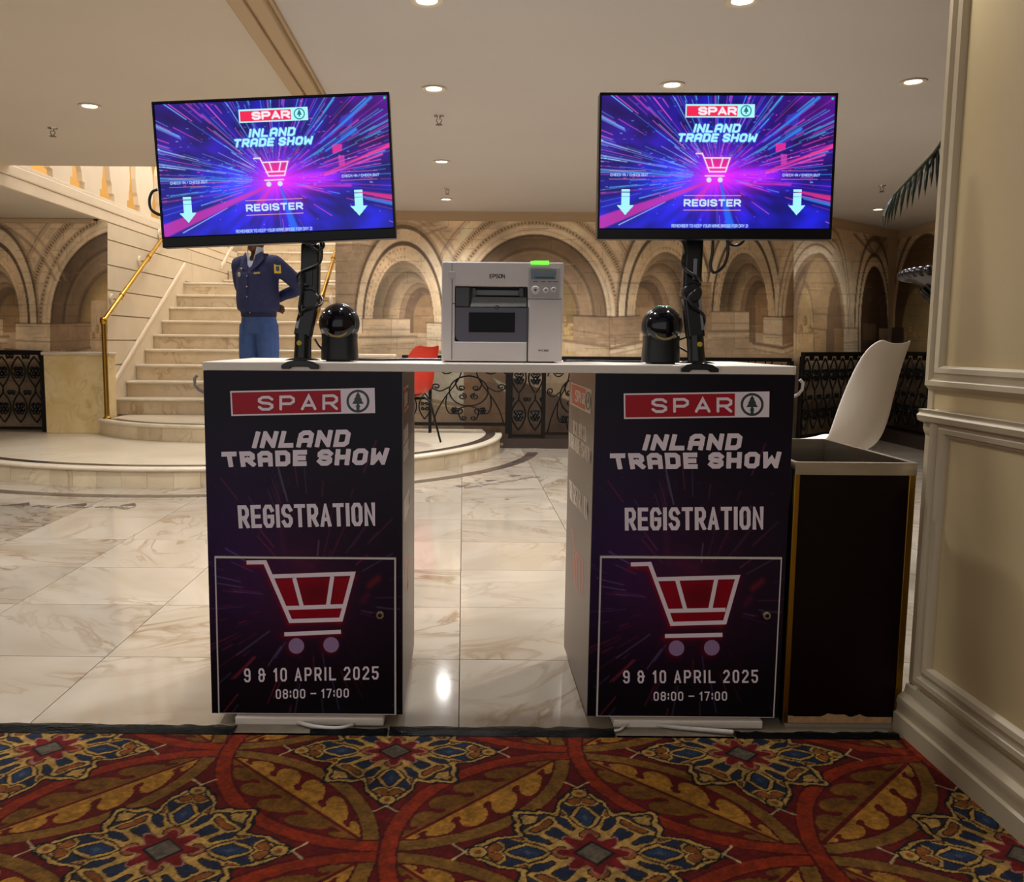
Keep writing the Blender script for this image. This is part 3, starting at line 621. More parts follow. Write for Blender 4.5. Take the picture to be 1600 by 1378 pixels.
# ------------------------------------------------------------------ panelled wall end on the right
XW = 1.25
wp = boxo('wall_panelled', M_PANEL, None, XW, 1.5, -1.2, 2.345, 0, ZC); tag(wp, kind=S)
wq = boxo('wall_front', M_PANEL, None, 1.5, 5.1, 2.12, 2.285, 0, ZC); tag(wq, kind=S)
def moulding(pts, prof, name, closed=False, label=None):
    """profile (along inward normal in wall plane, out of wall) swept round (Y,Z) rectangle loop"""
    mb = MB(); rs = []; n = len(pts)
    for i in range(n):
        p = np.array(pts[i], float)
        if closed or 0 < i < n - 1:
            a = np.array(pts[i - 1], float); b = np.array(pts[(i + 1) % n], float)
            d1 = (p - a) / np.linalg.norm(p - a); d2 = (b - p) / np.linalg.norm(b - p); n1 = np.array([-d1[1], d1[0]]); n2 = np.array([-d2[1], d2[0]]); m = (n1 + n2); m = m / (m @ n1)
        else:
            d = np.array(pts[1], float) - np.array(pts[0], float); d = d / np.linalg.norm(d); m = np.array([-d[1], d[0]])
        rs.append([(XW - o, p[0] + m[0] * s, p[1] + m[1] * s) for s, o in prof])
    return mb.rings(rs, close=closed).build(name, M_PMOULD, wp, smooth=35)
PF = [(0, -.002), (0, .006), (.006, .016), (.018, .020), (.026, .014), (.034, .012), (.040, .022), (.052, .024), (.060, .012), (.066, .004), (.066, -.002)]
moulding([(2.28, 1.018), (2.28, 2.33), (.6, 2.33), (.6, 1.018)][::-1], PF, 'panel_moulding', True)
moulding([(2.24, .22), (2.24, .838), (.6, .838), (.6, .22)][::-1], PF, 'panel_moulding', True)
PFR = [(-.045, -.002), (-.045, .008), (-.03, .014), (-.016, .012), (-.008, .03), (.006, .034), (.014, .026), (.022, .03), (.022, -.002)]
moulding([(2.345, .88), (-1.2, .88)][::-1], PFR, 'dado_rail')
moulding([(2.348, 0), (-1.2, 0)][::-1], [(0, -.002), (0, .042), (.055, .042), (.06, .034), (.075, .032), (.085, .036), (.1, .034), (.115, .016), (.135, .012), (.14, 0), (.14, -.002)], 'baseboard')
boxo('corner_bead', M_PMOULD, wp, XW - .004, XW + .02, 2.325, 2.352, .14, ZC, bevel=.003)
# ------------------------------------------------------------------ downlights and sprinklers
M_LAMP = mat('lamp_glow', (255, 240, 215), emit=(255, 236, 208), estr=14.0)
M_RIM = mat('lamp_rim', (225, 215, 200), .35)
M_CHROME = mat('chrome', (200, 198, 195), .18, metal=1.0)
lr = MB().lathe([(.040, -.001), (.062, -.001), (.066, -.006), (.056, -.009), (.042, -.004), (.040, .02)], n=28).mesh('rim', smooth=40); lr.materials.append(M_RIM)
ll = MB().lathe([(.001, -.0015), (.03, -.0025), (.041, -.001), (.041, .01), (.001, .01)], n=24).mesh('lens', smooth=40); ll.materials.append(M_LAMP)
def downlight(x, y, label, w=1.0):
    r = empty('ceiling_downlight', (x, y, ZC), label, 'downlight', 'recessed ceiling downlights')
    link('rim', lr, r); link('lens', ll, r)
    ld = bpy.data.lights.new('ceiling_spot', 'SPOT'); ld.energy = DOWN_W * w; ld.color = LAMP_COL; ld.spot_size = radians(150); ld.spot_blend = .9; ld.shadow_soft_size = .05
    lo = bpy.data.objects.new('ceiling_spot', ld); SC.collection.objects.link(lo); lo.location = (0, 0, -.02); lo.parent = r
for x, y, lb, *wt in ((-2.172, 5.247, 'recessed downlight in the left ceiling, alone left of the ceiling trim'), (-.156, 3.632, 'recessed downlight cut by the top photo edge, nearest of the middle row'),
                 (-.169, 4.845, 'recessed downlight just above and right of the left monitor'), (-.176, 6.742, 'recessed downlight between two sprinklers in the middle row'),
                 (-.177, 8.484, 'small far downlight close to the cornice, middle row'), (1.074, 4.742, 'recessed downlight just above the right monitor'),
                 (2.285, 4.654, 'bright recessed downlight by the top right wall edge'), (4.1, 8.9, 'tiny far downlight under the palm frond tips', .35), (1.082, 3.608, 'recessed downlight at the top edge above the right monitor'), (-.165, 2.42, 'recessed downlight straight above the gap between the cabinets', .5), (1.08, 2.42, 'recessed downlight above the right cabinet and bin', .32), (-1.40, 2.42, 'recessed downlight above the marble left of the left cabinet', .5)):
    downlight(x, y, lb, *wt)
for x, y, w in ((-3.6, 3.6, 1), (-4.6, 5.3, 1), (3.4, 4.6, 1), (1.08, 6.8, 1), (2.4, 6.8, 1), (1.08, 8.1, .9), (-2.2, 3.5, 1)):  # unseen, no fixtures; the one nearest the back wall added to brighten the mural
    ld = bpy.data.lights.new('ceiling_spot', 'SPOT'); ld.energy = DOWN_W * w; ld.color = LAMP_COL; ld.spot_size = radians(150); ld.spot_blend = .9; ld.shadow_soft_size = .06
    lo = bpy.data.objects.new('ceiling_spot', ld); SC.collection.objects.link(lo); lo.location = (x, y, ZC - .03)
for x, y, z, w in ((-2.4, 10.5, 4.9, 1.0), (-2.4, 14.0, 5.0, .8), (-3.0, 8.2, 4.9, .7)):
    ld = bpy.data.lights.new('upper_hall_lamp', 'POINT'); ld.energy = HALL_W * w; ld.color = LAMP_COL; ld.shadow_soft_size = .25
    lo = bpy.data.objects.new('upper_hall_lamp', ld); SC.collection.objects.link(lo); lo.location = (x, y, z)
sp1 = MB().lathe([(.001, 0), (.032, 0), (.030, -.004), (.012, -.007), (.009, -.02), (.001, -.02)], n=16).mesh('escutcheon', smooth=40); sp1.materials.append(M_CHROME)
sp2 = MB().tube([(-.012, 0, -.018), (-.016, 0, -.03), (-.006, 0, -.045), (0, 0, -.05)], .0025, 6).tube([(.012, 0, -.018), (.016, 0, -.03), (.006, 0, -.045), (0, 0, -.05)], .0025, 6).lathe([(.001, -.05), (.02, -.05), (.022, -.053), (.001, -.053)], n=14).mesh('deflector'); sp2.materials.append(mat('sprinkler_metal', (120, 105, 88), .4, metal=.8))
for x, y, lb in ((-2.643, 5.796, 'ceiling sprinkler in the left ceiling near the photo edge'), (-.158, 5.416, 'ceiling sprinkler right of the left monitor, nearest of its row'), (-.154, 7.893, 'small far ceiling sprinkler right of the left monitor'), (3.525, 7.604, 'ceiling sprinkler left of the palm frond')):
    r = empty('ceiling_sprinkler', (x, y, ZC), lb, 'sprinkler', 'ceiling sprinklers'); link('escutcheon', sp1, r); link('deflector', sp2, r)

# ------------------------------------------------------------------ patterned carpet (flat woven pattern)
def carpet_color(X, Y):
    P = .453; cx0, cy0 = -.1705, 2.184
    img = np.zeros(X.shape + (3,)); img[...] = (104, 22, 18)
    U = (X - cx0) / P; V = (Y - cy0) / P               # medallions where U+V even integers
    d = np.full(X.shape, 9.0)
    ui = np.round(U); vi = np.round(V)
    best = np.full(X.shape, 9.0); DX = np.zeros_like(X); DY = np.zeros_like(X)
    wob = (vnoise(X, Y, .012, 3) - .5) * .006
    RC = 1.0
    cents = []
    for du in (-2, -1, 0, 1, 2):
        for dv in (-2, -1, 0, 1, 2):
            a = ui + du; b = vi + dv; ok = ((a + b) % 2 == 0)
            r = np.where(ok, np.hypot(U - a, V - b), 9.0)
            cents.append((a, b, ok, r))
            nb = r < best; best = np.where(nb, r, best); DX = np.where(nb, U - a, DX); DY = np.where(nb, V - b, DY)
    # leaf inside the lens between the two nearest medallions
    r1 = np.full(X.shape, 9.0); r2 = np.full(X.shape, 9.0)
    for a, b, ok, r in cents:
        nr2 = np.where(r < r1, r1, np.minimum(r2, r)); r1 = np.minimum(r1, r); r2 = nr2
    inl = (r2 < RC)
    # local lens frame: lens midpoints lie at half-odd points of the lattice
    mu = np.floor(U) + .5; mv = np.floor(V) + .5
    s1 = np.where((np.floor(U) + np.floor(V)) % 2 == 0, -1.0, 1.0)  # long axis slope
    lu = U - mu; lv = V - mv
    t = (lu + s1 * lv) / sqrt(2); s = (lu - s1 * lv) / sqrt(2)       # along, across
    tl = t / .707; half = np.sqrt(np.clip(1 - t * t, 0, 1)) - .707
    w = np.abs(s) / np.maximum(half - .10, .004)
    ph = (tl * 3.2 + np.abs(s) * 3.0) % 1.0
    pp = np.abs(ph - .5)
    lobe = np.where(w > .55, (pp / .42) ** 2 + ((w - .55) / .42) ** 2 < 1, (w < .30) | (pp < .42)) & (np.hypot((pp - .5) * .9, w - .36) > .13)
    notch = ~lobe; edge = .98
    leaf = inl & (w < edge) & ~notch & (np.abs(tl) < .90) & (np.abs(s) > .012)
    bright = np.where(s > 0, 1.0, 0.0)
    g = np.array([186, 128, 44.]); o = np.array([128, 82, 26.])
    lc = bright[..., None] * g + (1 - bright[..., None]) * o
    img = np.where(leaf[..., None], lc, img)
    # rings
    for a, b, ok, r in cents:
        x = U - a
        img = np.where((ok & (np.abs(r - RC + .042 + wob) < .050))[..., None], np.array([88, 18, 16.]), img)
        m = ok & (np.abs(r - RC + .042 + wob) < .038)
        c = np.where((x < 0)[..., None], np.array([150, 46, 17.]), np.array([134, 92, 34.]))
        img = np.where(m[..., None], c, img)
    # medallion, four long points and four diagonal lobes
    r = best + wob * 3; th = np.arctan2(DY, DX); c4 = np.cos(4 * th); c8 = np.cos(8 * th); ax = np.abs(DX); ay = np.abs(DY)
    gold = np.array([196, 152, 78.]); navy = np.array([34, 44, 66.]); cream = np.array([196, 168, 120.]); brn = np.array([150, 84, 30.]); blk = np.array([34, 24, 22.]); red = np.array([120, 24, 22.]); grey = np.array([104, 92, 76.])
    R0 = .46 + .05 * c4 + .072 * c8 + .014 * np.cos(24 * th)
    def band(m, c):
        nonlocal img; img = np.where(m[..., None], c, img)
    band(r < R0 + .022, blk); band(r < R0, gold); band(r < R0 - .026, blk); band(r < R0 - .042, np.array([60, 50, 52.]))
    mx = np.maximum(ax, ay); mn = np.minimum(ax, ay)
    F = np.sin(40 * mx + 2.4 * np.sin(27 * mn) + .4) + .9 * np.cos(33 * mn + 1.5 * np.sin(22 * mx))
    inn = r < R0 - .045
    band(inn & (F > 1.0), brn); band(inn & (F < -.75), navy); band(inn & (np.abs(F - .2) < .66), blk); band(inn & (np.abs(F - .2) < .42), gold)
    for k in range(4):
        a = k * pi / 2; u_ = DX * cos(a) + DY * sin(a); v_ = -DX * sin(a) + DY * cos(a); dd = np.abs(u_ - .31) / 1.15 + np.abs(v_) + .012 * np.cos(40 * u_)
        band(dd < .105, blk); band(dd < .092, gold); band(dd < .072, blk); band(dd < .062, np.array([42, 58, 88.])); band(dd < .03, np.array([70, 84, 104.]))
    for k in range(4):
        a = k * pi / 2; dx = DX * cos(a) + DY * sin(a); dy = -DX * sin(a) + DY * cos(a)
        d = np.hypot(dx - .54, dy); band(d < .05, blk); band(d < .040, gold); band(d < .018, brn)
        for sg in (-1, 1): band((np.abs((dx - .60) - sg * dy * .9) < .008) & (dx > .56) & (dx < .66) & (sg * dy > 0), cream)
    dm = ax + ay
    st8 = .135 + .035 * np.cos(8 * th)
    band(r < st8 + .014, np.array([170, 112, 96.])); band(r < st8, red); band(dm < .10, blk); band(dm < .08, grey)
    nz = vnoise(X, Y, .006, 1) * .55 + vnoise(X, Y, .02, 2) * .45
    return np.clip(img * (.51 + .43 * nz)[..., None], 0, 255)
def axis(a, b, fa, fb, fine, coarse): return np.concatenate([np.arange(a, fa, coarse), np.arange(fa, fb, fine), np.arange(fb, b, coarse), [b]])
gx = axis(-3.4, 1.25, -1.5, 1.24, .0032, .012); gy = axis(.6, 2.285, 1.52, 2.283, .0032, .012)
GX, GY = np.meshgrid(gx, gy)
cmesh = gridmesh('carpet', np.stack([GX, GY, np.full_like(GX, .006)], -1), carpet_color(GX, GY))
carpet = link('carpet', cmesh, None, colmat('carpet_wool', rough=.95, spec=.15, bump=.5, bscale=420))
tag(carpet, 'red patterned carpet with gold leaves and blue medallions in the foreground', 'carpet')

# black crinkled edging between carpet and marble
M_TAPE = mat('black_plastic_film', (5, 5, 6), .22, spec=.12, bump=.9, bscale=55, stretch=(1, 6, 6))
def edging(x0, x1, label, y0=2.272, y1=2.335, seed=0):
    n = int((x1 - x0) / .018); xs = np.linspace(x0, x1, n); mb = MB(); rs = []
    for i, x in enumerate(xs):
        w1 = vnoise(x * 100, 3., 4, seed) * .018; h1 = .004 + .009 * vnoise(x * 100, 7., 3, seed + 1); h2 = .004 + .008 * vnoise(x * 100, 9., 2.5, seed + 2)
        rs.append([(x, y0, .007), (x, y0 + .016, .008 + h2), (x, (y0 + y1) / 2, .008 + h1), (x, y1 - .02 + w1, .003 + h2 * .8), (x, y1 + w1, .001), (x, y1 + w1, -.001), (x, y0, -.001)])
    o = mb.rings(rs).build('edging_strip', M_TAPE, None, smooth=30); return tag(o, label, 'edging strip')
edging(-2.6, -.62, 'crinkled black plastic edging left of the left cabinet', seed=1)
edging(-.41, -.20, 'short black edging piece under the right half of the left cabinet', y1=2.315, seed=9)
edging(-.195, .42, 'crinkled black plastic edging across the gap between the cabinets', seed=4)
edging(.75, 1.195, 'flat black edging in front of the dark bin', y1=2.318, seed=6)
boxo('cable_cover', mat('cable_cover_grey', (120, 108, 92), .6, var=.2, vscale=20), None, -.64, -.40, 2.274, 2.40, .001, .006).__setitem__('label', 'worn grey cover strip on the floor under the left cabinet'); bpy.data.objects['cable_cover']['category'] = 'floor cover'
o = boxo('cable_cover', MATS['cable_cover_grey'], None, .425, .745, 2.274, 2.40, .001, .006); tag(o, 'worn grey cover strip on the floor under the right cabinet', 'floor cover')

# ------------------------------------------------------------------ registration cabinets
YF = 2.36; ZT = 1.012
M_CABW = mat('white_laminate', (222, 212, 200), .4)
M_PRINT = colmat('panel_print', rough=.30, spec=.14)
M_INK = mat('print_white', (238, 226, 240), .4)
M_INKR = mat('print_red', (168, 6, 32), .4, spec=.25)
M_INKD = mat('print_dark_green', (22, 50, 46), .4)
M_PURP = mat('print_lilac', (150, 122, 168), .4)
# printed background, shared by both cabinets (panel units: 298 wide, 540 high, origin top left)
pc = Canvas(0, 310, 0, 540, 1.25)
pc.img[...] = (27, 19, 36)
t = np.exp(-((pc.X - 150) / 120) ** 2 - ((pc.Y - 350) / 130) ** 2)[..., None]; pc.img += t * np.array([34, 8, 18])
t = np.exp(-((pc.X - 40) / 90) ** 2 - ((pc.Y - 260) / 190) ** 2)[..., None]; pc.img += t * np.array([16, 6, 30])
t = np.exp(-((pc.Y - 540) / 120) ** 2)[..., None]; pc.img *= 1 - .55 * t
t = np.exp(-((pc.Y) / 120) ** 2)[..., None]; pc.img *= 1 - .3 * t
rg = np.random.default_rng(5); vx, vy = 168, 352
for k in range(150):
    a = rg.uniform(0, 2 * pi); r0 = rg.uniform(70, 240); L = rg.uniform(12, 70); c = ((120, 110, 190), (150, 60, 110), (170, 160, 210), (190, 60, 70))[rg.integers(4)]
    if cos(a) > .2 and rg.random() < .6: continue
    pc.seg((vx + r0 * cos(a), vy + r0 * sin(a) * .9), (vx + (r0 + L) * cos(a), vy + (r0 + L) * sin(a) * .9), rg.uniform(.2, .9), c, rg.uniform(.2, .75), 1.6)
for k in range(160):
    pc.disc((rg.uniform(0, 310), rg.uniform(120, 480)), rg.uniform(.3, 1.3), (120, 80, 130), rg.uniform(.1, .4), 1.5)
pc.seg((112, 175), (122, 290), 2.5, (120, 50, 80), .35, 7); pc.seg((140, 290), (165, 300), 8, (150, 40, 60), .3, 16); pc.seg((258, 330), (272, 318), 4, (180, 40, 50), .5, 6); pc.seg((247, 355), (255, 345), 4, (110, 30, 70), .5, 6)
_g = lambda x, y: ((x - 325 - (y - 880) * .03) * 310 / 303, (y - 582) / 537 * 540)
def glow(cv, pls, hw, soft, col, al):
    for p in pls: cv.line(p, hw, col, al, soft)
CART = [[_g(*q) for q in s_] for s_ in ([(385.3, 878.8), (414, 878.3), (454, 970.3), (532.7, 968), (551.8, 896.2), (425.8, 900.6)], [(459.6, 903), (472, 949)], [(519.2, 900.6), (512.4, 946.7)], [(447, 950), (537, 947)], [(444.3, 991), (532.7, 987)])]
for soft, al in ((16, .22), (10, .32), (5, .5)): glow(pc, CART, 2, soft, (176, 8, 26), al)
pc.poly([_g(428, 902), _g(549, 898), _g(531, 966), _g(455, 968)], (160, 12, 30), .85); pc.seg(_g(490, 925), _g(500, 922), 18, (70, 16, 28), .5, 22)
for c in (_g(463, 1009), _g(517.4, 1007)): pc.disc(c, 14, (150, 12, 30), .5, 7)

def cabinet(name, label, px0, px1, texts, side):
    """px0/px1: photo columns of the front panel's left and right edges at its top"""
    xl = float(at_y(px0, 582, YF)[0]); xr = float(at_y(px1, 582, YF)[0]); zb, zt = .028, .988
    root = empty(name, ((xl + xr) / 2, YF + .28, 0), label, 'cabinet')
    boxo('body', M_CABW, root, xl + .003, xr - .003, YF + .012, YF + .565, zb, zt, bevel=.002)
    # front panel: sheet with printed face
    boxo('front_panel', M_CABW, root, xl, xr, YF + .0015, YF + .012, zb + .0005, zt)
    U = xl + (xr - xl) * pc.X / 310; Z = zt - (zt - zb) * pc.Y / 540
    o = link('front_print', gridmesh('front_print', np.stack([U - root.location.x, np.full_like(U, YF + .001 - root.location.y), Z], -1), pc.img), root, M_PRINT)
    f = lambda x, y: at_y(x, y, YF - .0008)
    fd = lambda x, y: at_y(x, y, YF - .0078)
    T = texts
    # door: white edged board with the same print on its face
    d0 = at_y(T['door'][0][0], T['door'][0][1], YF); d1 = at_y(T['door'][1][0], T['door'][1][1], YF)
    dx0, dx1, dz0, dz1 = d0[0], d1[0], zb + .002, d0[2]
    door = boxo('door', mat('door_edge_white', (214, 206, 204), .4), root, dx0, dx1, YF - .006, YF + .0005, dz0, dz1)
    i0, i1 = np.searchsorted(U[0], (dx0 + .0035, dx1 - .0035)); j0 = np.searchsorted(-Z[:, 0], -(dz1 - .004)); j1 = np.searchsorted(-Z[:, 0], -(dz0 + .002))
    dU, dZ = U[j0:j1, i0:i1], Z[j0:j1, i0:i1]
    link('door_print', gridmesh('door_print', np.stack([dU - root.location.x, np.full_like(dU, YF - .0068 - root.location.y), dZ], -1), pc.img[j0:j1, i0:i1]), door, M_PRINT)
    # lock
    lc = at_y(T['lock'][0], T['lock'][1], YF)
    lk = MB().lathe([(.001, -.018), (.010, -.018), (.0125, -.015), (.0135, -.0065), (.0135, -.004), (.001, -.004)][::-1], (lc[0], YF, lc[2]), 20, 'y').build('lock', M_CHROME, door, smooth=40)
    MB().lathe([(.001, -.0186), (.0055, -.0186), (.0055, -.017), (.001, -.017)][::-1], (lc[0], YF, lc[2]), 14, 'y').build('keyway', M_BLACK, door)
    # logo box, ring and fir tree
    TL, TR, BR, BL = [np.array(q) for q in T['box']]; xr_ = T['red_right']
    mb = MB(); print_poly(mb, [BL, BR, TR, TL], f); mb.build('logo_board', M_INK, root)
    w = (xr_ - TL[0]) / (TR[0] - TL[0]); e = np.array([2.4, 2.2])
    f2 = lambda x, y: at_y(x, y, YF - .0012); f3 = lambda x, y: at_y(x, y, YF - .0016)
    mb = MB(); print_poly(mb, [BL + (2.4, -2.4), BL + (BR - BL) * w + (0, -2.4), TL + (TR - TL) * w + (0, 2.4), TL + (2.4, 2.4)], f2); mb.build('logo_red_field', M_INKR, root)
    mb = MB()
    for p in strokes('SPaR', T['spar'], 2.7):
        print_strokes(mb, [p], 2.15, f3)
        for q in p: print_poly(mb, disc_pts(q, 2.15, 10), f3)
    mb.build('lettering', M_INK, root)
    c = T['ring']; mb = MB(); print_ring(mb, c, 14.2, 18, f2); print_poly(mb, [(c[0] + x * 14.5, c[1] - y * 14.5 + 0) for x, y in TREE], f2); print_poly(mb, [(c[0] - 3, c[1] + 6), (c[0] + 3, c[1] + 6), (c[0] + 2, c[1] + 15), (c[0] - 2, c[1] + 15)], f2); mb.build('tree_emblem', M_INKD, root)
    for key, txt, gap, hw, sl, ff, par in (('l1', 'INLAND', 2.9, 3.7, .0, f, root), ('l2', 'TRADE SHOW', 2.9, 3.7, .0, f, root), ('l3', 'REGISTRATION', 3.1, 3.0, 0, f, root), ('l4', '9 & 10 APRIL 2025', 3.6, 1.45, 0, fd, door), ('l5', '08:00 – 17:00', 3.0, 1.05, 0, fd, door)):
        mb = MB(); q = T[key]
        q = [np.array(v, float) for v in q]
        ins = np.array([hw, hw]); q = [q[0] + ins, q[1] + ins * (-1, 1), q[2] - ins, q[3] + ins * (1, -1)]
        tt = txt
        if key in ('l3', 'l4'): tt = txt.replace('A', 'a')
        print_strokes(mb, strokes(tt, q, gap), hw, ff, T[key]); mb.build('lettering', M_INK, par)
    # trolley emblem on the door
    mb = MB(); print_strokes(mb, T['cart'], 3.2, fd); mb.build('trolley_emblem', M_INK, door)
    for c in T['wheels']: mb = MB(); print_poly(mb, disc_pts(c, 12.2, 24), fd); mb.build('trolley_wheel', M_PURP, door)
    # plinth and feet
    boxo('plinth', M_CABW, root, xl + .07, xr - .05, YF - .022, YF + .5, .0035, zb - .001, bevel=.004)
    return root, xl, xr
def cart_px(m): return [[(m[k][0], m[k][1]) for k in ids] for ids in ((0, 1, 2, 3, 4, 5), (6, 7), (8, 9), (10, 11), (12, 13))]
cabL, LX0, LX1 = cabinet('registration_cabinet', 'left dark printed registration cabinet under the left monitor', 317.5, 628.5, dict(
    door=((336, 868.5), (619, 868.5)), lock=(594.5, 958.6), box=((359.5, 611), (585.3, 606), (586.3, 645.3), (361.5, 650)), red_right=532, spar=((405, 621), (526, 618), (526, 638.5), (405, 639.5)), ring=(559.3, 626.8),
    l1=((399, 674), (548.5, 671), (545, 698), (394, 700.5)), l2=((346, 706), (608, 699.5), (604, 726), (349, 730)), l3=((371, 789.5), (586, 785), (587, 821.5), (373, 825.5)),
    l4=((381, 1044.5), (591.5, 1041), (591.5, 1061.5), (381.5, 1066)), l5=((430.8, 1077), (545, 1075.6), (545, 1089.6), (431, 1092)),
    cart=cart_px([(385.3, 878.8), (414, 878.3), (454, 970.3), (532.7, 968), (551.8, 896.2), (425.8, 900.6), (459.6, 903), (472, 949), (519.2, 900.6), (512.4, 946.7), (447, 950), (537, 947), (444.3, 991), (532.7, 987)]), wheels=((463, 1009.2), (517.4, 1007.4))), 1)
cabR, RX0, RX1 = cabinet('registration_cabinet', 'right dark printed registration cabinet beside the dark bin', 931, 1243, dict(
    door=((937.5, 867.8), (1221, 867.8)), lock=(1195.4, 959.3), box=((974.5, 614.8), (1202.4, 611.6), (1201.8, 651.6), (975, 654.6)), red_right=1148.3, spar=((1020, 624.5), (1142, 623), (1142, 642.5), (1020, 643)), ring=(1175.2, 632),
    l1=((1009, 678.7), (1160.5, 677), (1157.4, 703.2), (1004, 704)), l2=((953, 708.4), (1220.5, 705.5), (1218, 731.5), (956.7, 733.4)), l3=((976, 793.2), (1193.2, 791.4), (1193.2, 827.3), (976.4, 829)),
    l4=((973.5, 1047.6), (1184.4, 1046.4), (1184.4, 1066.8), (973.8, 1067.6)), l5=((1021.2, 1080.8), (1136, 1080.4), (1136, 1094.6), (1021.2, 1094.9)),
    cart=cart_px([(985.7, 881.8), (1015.3, 881), (1049.8, 974.7), (1132.4, 972.3), (1152.6, 901.5), (1025.6, 905), (1058, 905.8), (1070.7, 952), (1119.4, 903.4), (1110, 951), (1043, 954.5), (1133.6, 952.6), (1039, 993.7), (1128.9, 991.8)]), wheels=((1057, 1012.7), (1112.2, 1012))), 1)
# printed side panels (dark glossy film seen at a grazing angle)
M_SIDE = mat('side_film', (88, 70, 66), .36, spec=.6)
M_SIDEW = mat('side_print_white', (220, 206, 196), .36, spec=.6); M_SIDER = mat('side_print_red', (190, 50, 44), .36, spec=.6)
def side_panel(root, xp, sgn, quads):
    boxo('side_panel', M_SIDE, root, min(xp, xp + sgn * .0015), max(xp, xp + sgn * .0015), YF + .001, YF + .566, .029, .988)
    fs = lambda k: (lambda x, y: at_x(x, y, xp + sgn * (.0018 + k * .0003)))
    if quads:
        q = [np.array(v, float) for v in quads['box']]
        mb = MB(); print_poly(mb, q[::-1], fs(0)); mb.build('side_logo_board', M_SIDEW, root)
        def lerp(s, t): return (q[0] * (1 - s) + q[1] * s) * (1 - t) + (q[3] * (1 - s) + q[2] * s) * t
        mb = MB(); print_poly(mb, [lerp(.03, .94), lerp(.73, .94), lerp(.73, .06), lerp(.03, .06)], fs(1)); mb.build('side_logo_field', M_SIDER, root)
        mb = MB(); print_strokes(mb, strokes('SPaR', (lerp(.24, .28), lerp(.70, .28), lerp(.70, .74), lerp(.24, .74)), 1.6), .9, fs(2)); mb.build('side_lettering', M_SIDEW, root)
        mb = MB(); print_strokes(mb, [[lerp(.86 + .11 * cos(a), .5 + .36 * sin(a)) for a in np.linspace(0, 2 * pi, 15)]], .9, fs(2)); print_poly(mb, [lerp(.86 + .08 * x, .5 - .3 * y) for x, y in TREE], fs(2)); mb.build('side_tree_emblem', M_INKD, root)
        for k, txt, hw in (('l1', 'INLAND', .62), ('l2', 'TRADE SHOW', .62), ('l3', 'REGISTRaTION', .5)):
            mb = MB(); print_strokes(mb, strokes(txt, quads[k], 2.4), hw, fs(0)); mb.build('side_lettering', M_SIDEW, root)
        mb = MB(); print_strokes(mb, quads['cart'], .9, fs(0)); mb.build('side_trolley_emblem', M_SIDER, root)
side_panel(cabR, RX0, -1, dict(box=((892, 597), (924, 609), (922.7, 647.4), (891.5, 631)), l1=((896, 657), (915, 668), (915, 690), (896, 678)), l2=((889, 676), (923, 701), (923, 725), (889.5, 697)), l3=((890, 750), (918, 780), (918, 814), (891, 779)),
    cart=[[(893, 826), (895, 832), (899, 918), (909, 930), (911, 879), (896.5, 856)], [(900, 862), (902, 922)], [(906, 871), (906, 926)]]))
side_panel(cabL, LX1, 1, dict(box=((630.5, 607), (638, 600.5), (638.5, 636), (631, 646)), l1=((631, 672), (637, 662), (637, 683), (631, 694)), l2=((631, 698), (638, 686), (638, 707), (631, 722)), l3=((631.5, 784), (638.5, 764), (639, 792), (632, 816)),
    cart=[[(632, 870), (633, 880), (635, 925), (638, 905), (639, 868), (633, 884)]]))
# hooks on the outer sides
def hook(root, x, sgn, m, label):
    mb = MB(); mb.tube([(x + sgn * .003, YF + .03, .925), (x + sgn * .022, YF + .03, .935), (x + sgn * .032, YF + .03, .948), (x + sgn * .033, YF + .03, .966), (x + sgn * .024, YF + .03, .975)], .0045, 8).build('side_hook', m, root, smooth=60, label=label)
hook(cabL, LX0, -1, mat('grey_plastic', (140, 132, 128), .5), 'grey bent cable hook'); hook(cabR, RX1, 1, mat('white_plastic', (214, 208, 204), .45), 'white bent cable hook')
# ------------------------------------------------------------------ table top spanning both cabinets
tb = MB(); tx0, tx1 = LX0 - .001, RX1 + .004
pts = [(tx0, YF - .004), (tx1 - .01, YF - .004), (tx1, YF + .006), (tx1, YF + .57), (tx0, YF + .57)]
o = MB().prism([(x, y, .989) for x, y in pts], (0, 0, ZT - .989)).build('table_top', mat('table_white', (226, 218, 208), .38), None, bevel=.002)
tag(o, 'long white table top bridging both registration cabinets', 'table top')
# white cables on the floor under the cabinets
def cable(name, pts, r, m, label, n=8, sub=6, parent=None):
    P = [Vector(p) for p in pts]; out = []
    for i in range(len(P) - 1):
        p0, p1, p2, p3 = P[max(i - 1, 0)], P[i], P[i + 1], P[min(i + 2, len(P) - 1)]
        for k in range(sub):
            t = k / sub; out.append(.5 * ((2 * p1) + (p2 - p0) * t + (2 * p0 - 5 * p1 + 4 * p2 - p3) * t * t + (3 * p1 - p0 - 3 * p2 + p3) * t ** 3))
    out.append(P[-1])
    o = MB().tube(out, r, n).build(name, m, parent, smooth=180)
    if label: tag(o, label, 'cable')
    return o
M_WCAB = mat('white_cable', (196, 190, 184), .45); M_CAB = mat('black_cable', (14, 13, 14), .35)
cable('power_cable', [(-.46, 2.345, .012), (-.42, 2.318, .014), (-.38, 2.30, .016), (-.33, 2.302, .014), (-.30, 2.33, .010)], .006, M_WCAB, 'white cable curling on the floor under the left cabinet')
cable('power_cable', [(.50, 2.36, .012), (.46, 2.335, .014), (.44, 2.31, .012), (.42, 2.30, .012)], .004, M_WCAB, 'thin white cable on the floor under the right cabinet, left end')
cable('power_cable', [(.52, 2.352, .012), (.60, 2.325, .013), (.70, 2.30, .016), (.745, 2.292, .016)], .006, M_WCAB, 'white cable running to the right under the right cabinet')
